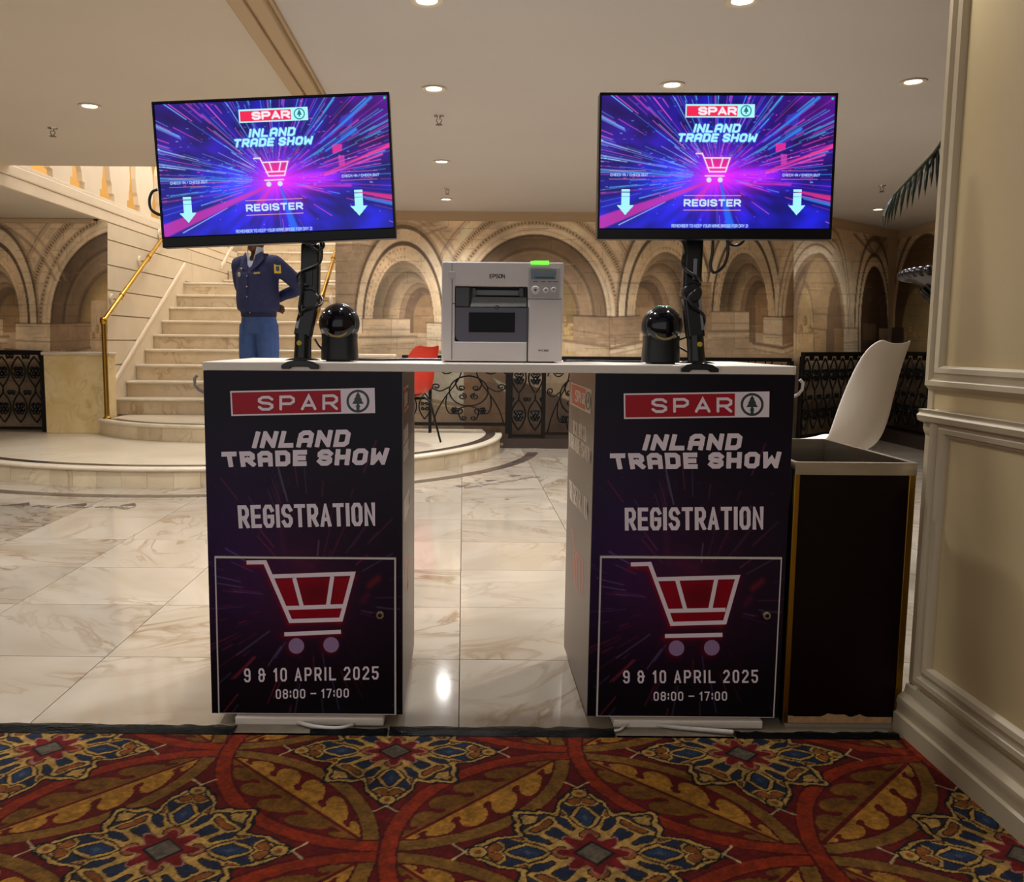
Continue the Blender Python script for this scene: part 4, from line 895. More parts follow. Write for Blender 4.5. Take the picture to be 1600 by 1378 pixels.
# ------------------------------------------------------------------ monitors
M_MON = mat('monitor_black', (9, 9, 13), .3, spec=.2)
M_SCR = colmat('screen_image', rough=.25, spec=.3, emit=1.0)
SWp, SHp = 560.0, 313.0
sc = Canvas(0, SWp, 0, SHp, 1.0); cx, cy = 281.0, 190.0
TH = np.arctan2(sc.Y - cy, sc.X - cx); RR = np.hypot(sc.X - cx, (sc.Y - cy) * 1.3)
sc.img[...] = (22, 18, 138)
rt = sstep(0, 260, sc.X - cx)[..., None] * sstep(40, -120, sc.Y - cy)[..., None]; sc.img[...] = sc.img * (1 - rt * .75) + np.array([78, 12, 104.]) * rt * .75
lt = (sstep(0, 260, cx - sc.X) * sstep(20, -100, sc.Y - cy))[..., None]; sc.img[...] = sc.img * (1 - lt * .5) + np.array([60, 14, 110.]) * lt * .5
lw = sstep(20, 110, sc.Y - cy)[..., None]; sc.img[...] = sc.img * (1 - lw) + np.array([24, 26, 178.]) * lw
nb = vnoise(TH * 12, RR / 45, 1, 4)[..., None]; sc.img *= .65 + .7 * nb
sc.add(np.exp(-(RR / 95) ** 2), (150, 14, 96)); sc.add(np.exp(-(RR / 45) ** 2), (60, 8, 20))
sc.add(np.exp(-((sc.X - 175) / 60) ** 2 - ((sc.Y - 200) / 50) ** 2), (0, 50, 120)); sc.add(np.exp(-((sc.X - 390) / 70) ** 2 - ((sc.Y - 190) / 25) ** 2), (110, 10, 110))
g2 = np.random.default_rng(3)
for k in range(520):
    a = g2.uniform(-pi, pi)
    if .35 < a < pi - .35 and g2.random() < .93: continue
    r0 = g2.uniform(50, 310) if g2.random() < .8 else g2.uniform(40, 90); L = g2.uniform(15, 120) * (r0 / 160 + .3)
    left = cos(a) < 0; u = g2.random()
    if left: col = (60, 150, 255) if u < .5 else ((236, 60, 170) if u < .8 else (150, 190, 255))
    else: col = (255, 50, 160) if u < .62 else ((30, 130, 255) if u < .85 else (200, 120, 255))
    if -1.15 < a < -.45 and u > .45: col = (40, 170, 255)
    hw = g2.uniform(.15, .8) * (r0 / 150 + .35)
    p0 = (cx + r0 * cos(a), cy + r0 * sin(a) / 1.25); p1 = (cx + (r0 + L) * cos(a), cy + (r0 + L) * sin(a) / 1.25)
    al = g2.uniform(.35, .95); sc.seg(p0, p1, hw, col, al * .35, 3.5, hw * 1.5); sc.seg(p0, p1, hw * .6, tuple(min(255, c + 50) for c in col), al, 1.1, hw)
for k in range(260):
    a = g2.uniform(-pi, .25) if g2.random() < .8 else g2.uniform(2.9, 3.4); r0 = g2.uniform(60, 300); x, y = cx + r0 * cos(a), cy + r0 * sin(a) / 1.25
    col = ((40, 120, 255), (255, 60, 160), (120, 200, 255), (20, 60, 200))[g2.integers(4)]; w = g2.uniform(.8, 6); sc.seg((x, y), (x + w, y), g2.uniform(.5, 1.6), col, g2.uniform(.3, .8), 1)
for a, b, h0, h1, c, al in (((268, 200), (0, 300), 2, 16, (228, 50, 176), .75), ((292, 205), (320, 313), 2, 11, (30, 120, 255), .75), ((270, 205), (240, 240), 2, 9, (250, 50, 170), .5), ((480, 225), (560, 240), 3, 6, (255, 50, 130), .8), ((400, 178), (560, 118), 1.5, 4.5, (255, 60, 150), .9), ((400, 182), (540, 138), 1, 2.5, (255, 90, 190), .9), ((330, 205), (460, 208), 1, 3, (255, 60, 190), .6), ((0, 140), (160, 168), 2, .8, (150, 180, 255), .95), ((0, 173), (220, 190), 1.6, .6, (110, 200, 255), .9), ((5, 230), (150, 215), 2, .6, (220, 70, 200), .6), ((405, 125), (480, 78), 2, 3.5, (40, 150, 255), .9), ((395, 105), (520, 5), 1.5, 4, (50, 160, 255), .8)):
    sc.seg(a, b, h0, c, al, 3, h1)
sc.poly([(422, 112), (446, 110), (444, 126), (422, 132)], (255, 50, 150), .8); sc.poly([(434, 138), (450, 136), (450, 158), (436, 162)], (230, 70, 190), .7); sc.poly([(446, 45), (478, 40), (470, 70), (440, 70)], (40, 110, 255), .35)
for k in range(16): sc.disc((g2.uniform(40, 540), g2.uniform(225, 300)), g2.uniform(.6, 1.4), (190, 150, 255), .8)
CY = (168, 246, 255)
def sx(x): return (x - 107) * .4029
def sy(y): return (y - 80) * .394
def stext(txt, x0, x1, y0, y1, hw, col=CY, gap=2.4, halo=None):
    ps = strokes(txt, ((sx(x0), sy(y0)), (sx(x1), sy(y0)), (sx(x1), sy(y1)), (sx(x0), sy(y1))), gap, .2 if halo else 0)
    if halo:
        for p in ps: sc.line(p, hw + 1.2, halo, .5, 3)
    for p in ps: sc.line(p, hw, col, 1, .8)
sc.poly([(sx(606), sy(132)), (sx(1018), sy(132)), (sx(1018), sy(211)), (sx(606), sy(211))], (178, 250, 255)); sc.poly([(sx(615), sy(141)), (sx(918), sy(141)), (sx(918), sy(203)), (sx(615), sy(203))], (244, 36, 84))
stext('SPaR', 690, 906, 154, 190, 2.6, (255, 236, 246), 1.6)
sc.disc((sx(968), sy(171)), 13.2, (0, 120, 130)); sc.disc((sx(968), sy(171)), 10.8, (178, 250, 255)); sc.poly([(sx(968) + x * 10.5, sy(171) - y * 10.5) for x, y in TREE], (0, 120, 130))
stext('INLAND', 668, 932, 254, 294, 2.7, halo=(60, 120, 255)); stext('TRADE SHOW', 572, 1032, 311, 349, 2.7, halo=(60, 120, 255))
cpt = lambda l: [(sx(x), sy(y)) for x, y in l]
cl_ = [cpt(l) for l in ([(680, 424), (716, 424), (762, 532), (858, 532), (882, 450), (730, 450)], [(770, 450), (785, 508)], [(840, 450), (825, 508)], [(748, 508), (864, 508)], [(738, 557), (850, 557)])]
sc.poly(cpt([(732, 452), (880, 452), (858, 530), (764, 530)]), (250, 40, 120), .7)
for p in cl_: sc.line(p, 2.5, (255, 90, 180), .5, 3)
for p in cl_: sc.line(p, 1.5, (236, 226, 255), 1, .8)
for x in (760, 828): sc.disc((sx(x), sy(581)), 6.2, (220, 222, 255))
stext('REGISTER', 618, 952, 702, 736, 2.1, (200, 232, 255), 2.0)
for y in (675, 763): sc.seg((sx(614), sy(y)), (sx(956), sy(y)), .7, (255, 190, 170), 1, .8)
for x0, ax in ((262, 0), (1294, 0)):
    for ya, yb in ((638, 652), (657, 679), (683, 738)): sc.poly(cpt([(x0 - 25, ya), (x0 + 25, ya), (x0 + 25, yb), (x0 - 25, yb)]), CY)
    sc.poly(cpt([(x0 - 51, 734), (x0 + 51, 734), (x0, 793)]), CY)
    stext('CHECK-IN / CHECK OUT', x0 - 92, x0 + 130, 545, 558, .75, (170, 200, 255), 2.2)
    for y in (526, 577): sc.seg((sx(x0 - 100), sy(y)), (sx(x0 + 118), sy(y)), .5, (255, 170, 120), .9, .8)
stext('REMEMBER TO KEEP YOUR NAME BADGE FOR DAY 2!', 545, 1003, 850, 866, .8, (160, 190, 255), 2.0)
sc.disc((sx(1480), sy(98)), 3.2, (30, 220, 130))
MW, MH = .590, .356
def monitor(c, roll, label):
    r = empty('monitor', c, label, 'monitor', 'monitors on arms', local=True)
    hw, hh = MW / 2, MH / 2; fr = 0.0
    sx0, sx1, sz0, sz1 = -hw + .005, hw - .005, -hh + .0265, hh - .006
    mb = MB()
    o4 = [(-hw, -hh), (hw, -hh), (hw, hh), (-hw, hh)]; i4 = [(sx0, sz0), (sx1, sz0), (sx1, sz1), (sx0, sz1)]
    mb.add([(x, 0, z) for x, z in o4] + [(x, 0, z) for x, z in i4] + [(x, .004, z) for x, z in i4] + [(x, .032, z) for x, z in o4],
           [(0, 1, 5, 4), (1, 2, 6, 5), (2, 3, 7, 6), (3, 0, 4, 7)] + [(4 + k, 4 + (k + 1) % 4, 8 + (k + 1) % 4, 8 + k) for k in range(4)] + [(0, 12, 13, 1), (1, 13, 14, 2), (2, 14, 15, 3), (3, 15, 12, 0), (12, 15, 14, 13), (8, 9, 10, 11)])
    mb.build('housing', M_MON, r, bevel=.002)
    X = sx0 + (sx1 - sx0) * sc.X / SWp; Z = sz1 - (sz1 - sz0) * sc.Y / SHp
    global SCRMESH
    if SCRMESH is None: SCRMESH = gridmesh('screen', np.stack([X, np.full_like(X, .0035), Z], -1), sc.img)
    link('screen', SCRMESH, r, M_SCR)
    MB().box(-.16, .16, .032, .052, -.11, .10).build('back_cover', M_MON, r, bevel=.01)
    MB().box(-.05, .05, .052, .060, -.055, .045).build('mount_plate', M_BLACK, r, bevel=.003)
    r.rotation_euler = (0, -radians(roll), 0); return r
SCRMESH = None
cL = (np.array(at_y(236, 158, 2.25)) + at_y(606, 144, 2.25) + at_y(617, 372, 2.25) + at_y(258, 387, 2.25)) / 4
cR = (np.array(at_y(937, 145, 2.25)) + at_y(1314, 144, 2.25) + at_y(1299, 373, 2.25) + at_y(930, 374, 2.25)) / 4
monitor(tuple(cL), 2.8, 'left monitor, slightly tilted, showing a pink and blue show screen'); monitor(tuple(cR), .35, 'right monitor, level, showing a pink and blue show screen')
# arms
M_ARM = mat('arm_black', (9, 9, 11), .26, spec=.35); M_ARMG = mat('arm_silver_edge', (120, 122, 128), .3, metal=.9)
M_YEL = mat('emblem_yellow', (196, 170, 40), .4)
def arm(pxs, cen, label, sgn):
    """pxs: photo points of foot, column top, elbow, upper joint; all on the plane of the table front"""
    YA = 2.385
    A = lambda x, y, Y=YA: Vector(at_y(x, y, Y))
    ft, ct, el, up = pxs
    r = empty('monitor_mount', tuple(A(ft[0], 567)), label, 'monitor mount', 'monitor mounts')
    b = A(ft[0], 566); x = b.x
    # clamp foot: arched bracket over the table edge
    mb = MB(); pr = [(-.050, 0), (-.050, .010), (-.034, .019), (-.012, .024), (.012, .024), (.034, .019), (.050, .010), (.050, 0), (.028, 0), (.022, .006), (-.022, .006), (-.028, 0)]
    mb.prism([(x + a, 2.342, ZT - .017 + h) for a, h in pr], (0, .013, 0)); mb.prism([(x + a * .9, 2.357, ZT + .0005 + max(h, 0) * .5) for a, h in pr[1:7]], (0, .06, 0)); mb.build('clamp', M_ARM, r, bevel=.002)
    c0 = Vector((x, YA, ZT + .008)); c1 = A(*ct)
    MB().tube([c0, c0.lerp(c1, .5), c1], [.024, .0225, .0225], 10).build('column', M_ARM, r, smooth=40)
    em = A(ct[0] - 4 * sgn, ct[1] + 14); MB().lathe([(.001, -.003), (.006, -.003), (.007, 0), (.001, 0)][::-1], (em.x, YA - .0225, em.z), 14, 'y').build('round_emblem', M_YEL, r)
    e = A(*el); mid = c1.lerp(e, .5)
    d = (e - c1).normalized(); n = Vector((d.z, 0, -d.x))
    MB().obox(c1.lerp(e, .5), n, (0, 1, 0), d, .0235, .018, (e - c1).length / 2 + .008).build('lower_arm', M_ARM, r, bevel=.007, seg=3)
    MB().obox(c1.lerp(e, .5) - n * .0175 * sgn + Vector((0, -.0178, 0)), n, (0, 1, 0), d, .0035, .0015, (e - c1).length / 2 - .012).build('silver_edge', M_ARMG, r)
    MB().lathe([(.001, -.026), (.023, -.026), (.0265, -.02), (.0265, .02), (.023, .026), (.001, .026)][::-1], (e.x, YA, e.z), 18, 'y').build('elbow_joint', M_ARM, r, smooth=40)
    u = A(*up); d = (u - e).normalized(); n = Vector((d.z, 0, -d.x))
    MB().obox(e.lerp(u, .5), n, (0, 1, 0), d, .0245, .019, (u - e).length / 2 + .006).build('upper_arm', M_ARM, r, bevel=.007, seg=3)
    MB().obox(e.lerp(u, .45) + n * .004 + Vector((0, -.0195, 0)), n, (0, 1, 0), d, .005, .0015, (u - e).length * .2).build('cable_clip', M_ARMG if sgn < 0 else M_ARM, r, bevel=.001)
    pc_ = Vector((cen[0], 2.31, cen[2])); MB().tube([u, u.lerp(pc_, .4) + Vector((0, 0, .01)), Vector((cen[0], 2.335, cen[2])), pc_], [.02, .019, .017, .017], 10).build('head', M_ARM, r, smooth=40)
    return r
armL = arm(((473, 573), (474, 522), (485, 468), (486, 384)), cL, 'black monitor arm wrapped in cable, clamped to the left table edge', 1)
armR = arm(((1088, 573), (1086, 524), (1079, 458), (1083, 376)), cR, 'black monitor arm with silver edge, clamped to the right table edge', -1)
def pxc(pts): return [tuple(at_y(x, y, Y)) for x, y, Y in pts]
cable('monitor_cable', pxc([(500, 374, 2.32), (503, 392, 2.34), (500, 410, 2.345), (486, 418, 2.352), (472, 424, 2.36), (464, 432, 2.37), (466, 442, 2.37), (478, 446, 2.36), (492, 452, 2.40), (500, 462, 2.39), (504, 470, 2.37), (498, 478, 2.345), (480, 482, 2.345), (469, 490, 2.36), (465, 502, 2.37), (467, 512, 2.40)]), .0036, M_CAB, 'black cable spiralling round the left monitor arm')
cable('monitor_cable', pxc([(470, 424, 2.34), (471, 440, 2.345), (470, 462, 2.345), (468, 480, 2.345), (470, 492, 2.36)]), .0042, M_CAB, 'straight black cable hanging along the left monitor arm')
cable('monitor_cable', pxc([(490, 384, 2.32), (478, 380, 2.33), (482, 372, 2.34), (500, 372, 2.335), (506, 384, 2.33), (496, 392, 2.325), (486, 384, 2.32)]), .0036, M_CAB, 'black cable coil just under the left monitor')
cable('monitor_cable', pxc([(246, 296, 2.30), (238, 300, 2.30), (233.5, 313, 2.30), (237, 328, 2.30), (252, 336, 2.30), (262, 330, 2.30)]), .0038, M_CAB, 'black cable loop poking out left of the left monitor')
cable('monitor_cable', pxc([(1114, 372, 2.31), (1113, 395, 2.31), (1110, 412, 2.31), (1113, 424, 2.31), (1120, 425, 2.31), (1131, 415, 2.31), (1137, 398, 2.31), (1137, 380, 2.31), (1134, 370, 2.31)]), .0040, M_CAB, 'long black cable loop hanging under the right monitor')
cable('monitor_cable', pxc([(1134, 372, 2.30), (1142, 382, 2.30), (1153, 383, 2.30), (1162, 376, 2.30), (1162, 368, 2.30)]), .0036, M_CAB, 'short black cable loop under the right monitor')
cable('monitor_cable', pxc([(1066, 374, 2.33), (1071, 390, 2.34), (1068, 400, 2.345), (1066, 410, 2.36), (1070, 420, 2.36), (1084, 430, 2.345), (1092, 438, 2.36), (1093, 446, 2.38), (1084, 456, 2.345), (1076, 466, 2.345), (1086, 480, 2.345), (1098, 490, 2.36), (1101, 500, 2.375), (1098, 512, 2.39)]), .0040, M_CAB, 'black cable wound round the right monitor arm')
cable('scanner_cable', pxc([(492, 530, 2.44), (498, 540, 2.46), (506, 548, 2.5)]), .003, M_CAB, 'thin black cable from the left arm to the left scanner')
cable('scanner_cable', pxc([(1060, 531, 2.5), (1068, 529, 2.46), (1075, 526, 2.42)]), .003, M_CAB, 'thin black cable between right scanner and right arm, upper')
cable('scanner_cable', pxc([(1060, 541, 2.5), (1068, 546, 2.46), (1080, 553, 2.42)]), .003, M_CAB, 'thin black cable between right scanner and right arm, lower')
cable('printer_cable', [(-.34, 2.60, 1.016), (-.25, 2.60, 1.016), (-.16, 2.62, 1.017), (-.05, 2.62, 1.017)], .0038, M_CAB, 'black cable lying on the table between left scanner and printer')
cable('scanner_cable', [(.30, 2.64, 1.016), (.38, 2.67, 1.016), (.45, 2.63, 1.016), (.53, 2.60, 1.016)], .003, M_CAB, 'black cable lying on the table right of the printer')

# ------------------------------------------------------------------ scanners
M_SCAN = mat('scanner_black', (14, 14, 16), .36, spec=.3); M_GLASS = mat('scanner_window', (10, 9, 16), .10, spec=.4)
def scanner(c, label, led):
    r = empty('barcode_scanner', (c[0], c[1], ZT + .0005), label, 'scanner', 'desktop barcode scanners')
    X, Y, Z = c; R = .0575
    def rect(hx, hy, z, n=28, p=3.2): return [(X + hx * copysign(abs(cos(2 * pi * k / n)) ** (2 / p), cos(2 * pi * k / n)), Y + .004 + hy * copysign(abs(sin(2 * pi * k / n)) ** (2 / p), sin(2 * pi * k / n)), z) for k in range(n)]
    MB().rings([rect(.048, .046, ZT + .004), rect(.0515, .049, ZT + .006), rect(.051, .048, ZT + .03), rect(.049, .046, ZT + .06), rect(.050, .045, Z - .030), rect(.046, .042, Z - .020)]).build('stand', M_SCAN, r, smooth=50)
    boxo('foot', M_SCAN, r, X - .034, X + .034, Y - .03, Y + .04, ZT + .0005, ZT + .005)
    MB().ball((X, Y, Z), R, R * .92, R, 28, 18).build('head', M_SCAN, r, smooth=180)
    # front window: spherical cap facing forward and a little up
    mb = MB(); ax = Vector((0, -cos(.10), sin(.10))); u = Vector((1, 0, 0)); v = ax.cross(u); rs = []
    for t in np.linspace(.02, 1.03, 12): rs.append([Vector((X, Y, Z)) + (ax * cos(t) * .98 + (u * cos(k) + v * sin(k)) * sin(t)) * (R + .002) for k in np.linspace(0, 2 * pi, 33)[:-1]])
    mb.rings(rs).build('window', M_GLASS, r, smooth=180)
    mb = MB(); rs = []
    for t in (1.02, 1.07, 1.12): rs.append([Vector((X, Y, Z)) + (ax * cos(t) * .96 + (u * cos(k) + v * sin(k)) * sin(t)) * (R + (.0022 if t == 1.07 else .0015)) for k in np.linspace(0, 2 * pi, 41)[:-1]])
    mb.rings(rs, caps=False).build('window_ring', M_GLASS, r, smooth=180)
    mb = MB(); a = []
    for k in np.linspace(-.75, .75, 9): a.append(Vector((X, Y, Z)) + (ax * cos(.80) * .96 + (u * sin(k) * .85 + v * -cos(k)* (1 if v.z > 0 else -1)) * sin(.80)).normalized() * (R + .0025))
    b = [p + Vector((0, -.0005, .009)) for p in a]
    b = [Vector((X, Y, Z)) + (q - Vector((X, Y, Z))).normalized() * (R + .0026) for q in b]
    n = len(a); mb.add(a + b, [(i, i + 1, n + i + 1, n + i) for i in range(n - 1)]); mb.build('yellow_label', mat('label_amber', (120, 98, 20), .4), r)
    if led:
        for dx in (-.012, 0, .012): MB().ball((X + dx, Y - .012, Z + R * .955), .005, .004, .0025, 10, 6).build('status_light', mat('scan_led', (30, 180, 90), emit=(20, 170, 90), estr=.5), r)
    return r
scanner((-.352, 2.50, 1.119), 'black ball shaped scanner on the table left of the printer', False); scanner((.560, 2.50, 1.119), 'black ball shaped scanner right of the printer, green lights on top', True)

# ------------------------------------------------------------------ label printer
M_PRT = mat('printer_beige', (186, 178, 176), .45); M_PRTD = mat('printer_dark', (44, 44, 48), .4); M_PRTG = mat('printer_grey', (104, 106, 106), .4); M_PRTP = mat('printer_plum', (66, 60, 76), .3); M_SMOKE = mat('printer_window', (9, 8, 11), .3, spec=.12)
YP = 2.50
def pz(x, y, Y=YP): q = at_y(x, y, Y); return float(q[0]), float(q[2])
x0, z1 = pz(690.5, 408.5); x1, z0 = pz(878, 566); z0 = ZT + .004
pr = empty('label_printer', ((x0 + x1) / 2, YP + .17, ZT + .0005), 'beige and grey label printer on the table between the scanners', 'printer')
ox0, oz1 = pz(711, 447); ox1, oz0 = pz(824, 534.5)
bm_o = [(x0, z0), (x1, z0), (x1, z1), (x0, z1)]; bm_i = [(ox0, oz0), (ox1, oz0), (ox1, oz1), (ox0, oz1)]
mb = MB().add([(x, YP, z) for x, z in bm_o] + [(x, YP, z) for x, z in bm_i] + [(x, YP + .07, z) for x, z in bm_i] + [(x, YP + .34, z) for x, z in bm_o],
    [(0, 1, 5, 4), (1, 2, 6, 5), (2, 3, 7, 6), (3, 0, 4, 7)] + [(4 + k, 4 + (k + 1) % 4, 8 + (k + 1) % 4, 8 + k) for k in range(4)] + [(0, 12, 13, 1), (1, 13, 14, 2), (2, 14, 15, 3), (3, 15, 12, 0), (12, 15, 14, 13), (8, 9, 10, 11)])
mb.build('body', M_PRT, pr, bevel=.004)
boxo('foot', M_PRTD, pr, x0 + .02, x1 - .02, YP + .02, YP + .3, ZT + .0005, z0)
def pbox(name, m, xa, ya, xb, yb, ya0, ya1, bev=0, **k):
    a, b = pz(xa, ya); c, d = pz(xb, yb); return boxo(name, m, pr, min(a, c), max(a, c), YP + ya0, YP + ya1, min(b, d), max(b, d), bevel=bev, **k)
# plum lower cover with rounded lower left corner
a, b = pz(711.5, 480); c, d = pz(823.6, 534); rr = .018
pts = [(a, b), (c, b), (c, d)] + [(a + rr - rr * sin(t), d + rr - rr * cos(t)) for t in np.linspace(0, pi / 2, 7)]
MB().prism([(x, YP + .004, z) for x, z in pts], (0, .03, 0)).build('lower_cover', M_PRTP, pr)
pbox('viewing_window', M_SMOKE, 732.6, 488, 804.5, 519.5, .0025, .006, .0005)
pbox('cover_latch', M_PRTD, 711.5, 447.6, 734, 479.6, .002, .04, .003)
mb = MB(); q = [pz(734.5, 479.5), pz(823.4, 479.5), pz(823.4, 464), pz(738, 463)]; mb.prism([(q[0][0], YP - .001, q[0][1]), (q[1][0], YP - .001, q[1][1]), (q[2][0], YP + .012, q[2][1]), (q[3][0], YP + .012, q[3][1])], (0, .03, 0)); mb.build('paper_tray', M_PRTG, pr, bevel=.002)
pbox('tray_slot', M_SMOKE, 738, 448.5, 822, 463, .05, .06); pbox('paper_guide', M_PRTG, 742, 452, 815, 461, .03, .036, .001); pbox('paper_guide_stop', M_PRTD, 738.5, 450, 743, 463, .012, .05); pbox('paper_guide_stop', M_PRTD, 812, 450, 818, 463, .012, .05)
pbox('tray_knob', M_PRTD, 774, 477, 779, 483, -.004, .006, .001)
pbox('control_panel', mat('printer_panel', (152, 146, 146), .4), 825.5, 418, 873.8, 465.5, -.0015, .002, .001); pbox('display_bezel', M_PRTG, 829, 420.5, 869, 429, -.0022, 0); pbox('display', mat('lcd', (66, 92, 104), .2), 830, 426, 868, 436.5, -.0025, 0)
pbox('display_text', M_PRTD, 836, 432.5, 866, 435.3, -.0028, -.002)
for cxp, cyp, rp in ((836.5, 453, 6.5), (852.8, 453.7, 4.2), (865, 452.6, 4.2)):
    q = pz(cxp, cyp); k = .00183; MB().lathe([(.0004, -.004), (rp * k * .8, -.004), (rp * k, -.002), (rp * k, .001), (.0004, .001)][::-1], (q[0], YP, q[1]), 18, 'y').build('button', M_PRT, pr, smooth=40)
    MB().lathe([(.0004, -.0046), (rp * k * .3, -.0046), (rp * k * .3, -.0038), (.0004, -.0038)][::-1], (q[0], YP, q[1]), 8, 'y').build('button_mark', M_PRTD, pr)
pbox('status_light', mat('green_light', (70, 230, 40), emit=(90, 255, 50), estr=2.2), 834, 407.4, 857.5, 413.2, -.003, .02, .0008); pbox('status_light', MATS['green_light'], 830, 408, 832.3, 413, -.003, .02)
pbox('seam', M_PRTD, 823.8, 480, 824.8, 565, -.0004, .002); pbox('seam', M_PRTD, 825, 466.5, 877, 468, -.0004, .002); pbox('seam', M_PRTG, 705.8, 436, 706.6, 562, -.0003, .002); pbox('seam', M_PRTG, 705.8, 411, 706.6, 423, -.0003, .002)
pbox('seam', M_PRTD, 706, 473.6, 711.5, 475, -.0006, .002); pbox('square_button', mat('printer_btn', (176, 168, 166), .5), 701.5, 424, 711.3, 436, -.0012, .002, .001)
fpr = lambda x, y: at_y(x, y, YP - .0006)
GL['3'] = (3.6, [[(0, 5), (.9, 6), (2.7, 6), (3.6, 5), (3.6, 4), (2.7, 3.2), (1.2, 3.2)], [(2.7, 3.2), (3.6, 2.3), (3.6, 1), (2.7, 0), (.9, 0), (0, 1)]])
mb = MB(); print_strokes(mb, strokes('EPSON', ((765.5, 428.8), (788.3, 428.8), (788.3, 434.2), (765.5, 434.2)), 1.6), .72, fpr); mb.build('lettering', M_PRTD, pr)
mb = MB(); print_strokes(mb, strokes('TM-C3500', ((841, 546.4), (857, 546.4), (857, 549), (841, 549)), 1.6), .35, fpr); mb.build('lettering', M_PRTD, pr)
fpp = lambda x, y: at_y(x, y, YP - .0022)
for xa, xb in ((833, 840), (846, 852), (856, 862), (864, 872)):
    mb = MB(); print_poly(mb, [(xa, 440.6), (xb, 440.6), (xb, 439.4), (xa, 439.4)], fpp); mb.build('panel_marking', M_PRTD, pr)

# ------------------------------------------------------------------ dark bin beside the right cabinet
M_BINF = mat('bin_dark_panel', (20, 6, 6), .3, spec=.12); M_STEEL = mat('brushed_steel', (176, 166, 152), .28, metal=1.0, var=.12, vscale=6, stretch=(1, 1, 9))
bx0, bx1, by0, by1, bz1 = .905, 1.236, 2.365, 2.965, .752
bn = empty('waste_bin', ((bx0 + bx1) / 2, (by0 + by1) / 2, 0), 'tall dark bin with brass edges and open steel top beside the right cabinet', 'bin')
boxo('front_panel', M_BINF, bn, bx0 + .014, bx1 - .018, by0, by0 + .012, .030, bz1 - .034); boxo('side_panel', M_BINF, bn, bx0, bx0 + .01, by0 + .006, by1, .012, bz1 - .02); boxo('side_panel', M_BINF, bn, bx1 - .01, bx1, by0 + .006, by1, .012, bz1 - .02); boxo('back_panel', M_BINF, bn, bx0 + .01, bx1 - .01, by1 - .01, by1, .012, bz1 - .02)
for a, b in ((bx0, bx0 + .015), (bx1 - .019, bx1)): boxo('brass_corner', M_BRASSD, bn, a, b, by0 - .004, by0 + .016, .004, bz1 - .016, bevel=.002)
boxo('top_band', M_STEEL, bn, bx0, bx1, by0 - .005, by0 + .004, bz1 - .034, bz1 - .001)
mb = MB(); o4 = [(bx0 - .003, by0 - .006), (bx1 + .004, by0 - .006), (bx1 + .004, by1), (bx0 - .003, by1)]; i4 = [(bx0 + .012, by0 + .012), (bx1 - .012, by0 + .012), (bx1 - .012, by1 - .015), (bx0 + .012, by1 - .015)]
mb.add([(x, y, bz1) for x, y in o4] + [(x, y, bz1) for x, y in i4] + [(x, y, bz1 - .22) for x, y in i4] + [(x, y, bz1 - .006) for x, y in o4], [(0, 1, 5, 4), (1, 2, 6, 5), (2, 3, 7, 6), (3, 0, 4, 7)] + [(4 + k, 4 + (k + 1) % 4, 8 + (k + 1) % 4, 8 + k) for k in range(4)] + [(0, 12, 13, 1), (1, 13, 14, 2), (2, 14, 15, 3), (3, 15, 12, 0)])
mb.build('steel_liner', M_STEEL, bn); boxo('liner_floor', M_BINF, bn, bx0 + .012, bx1 - .012, by0 + .012, by1 - .015, bz1 - .225, bz1 - .22)
mb = MB(); xs = np.linspace(bx0 + .016, bx1 - .022, 30); top = [(x, by0 - .001, .030 + .014 * max(0, vnoise(x * 100, 2., 2.2, 5) - .25)) for x in xs]
mb.prism([(xs[0], by0 - .001, .012)] + top + [(xs[-1], by0 - .001, .012)], (0, .01, 0)); mb.build('worn_bottom_edge', mat('bare_chipboard', (176, 138, 96), .8, var=.2, vscale=60), bn, label='chipped bare chipboard edge')
boxo('base_plinth', mat('bin_base', (150, 138, 122), .6), bn, bx0 + .005, bx1 - .005, by0 - .01, by1 - .02, .0005, .012)

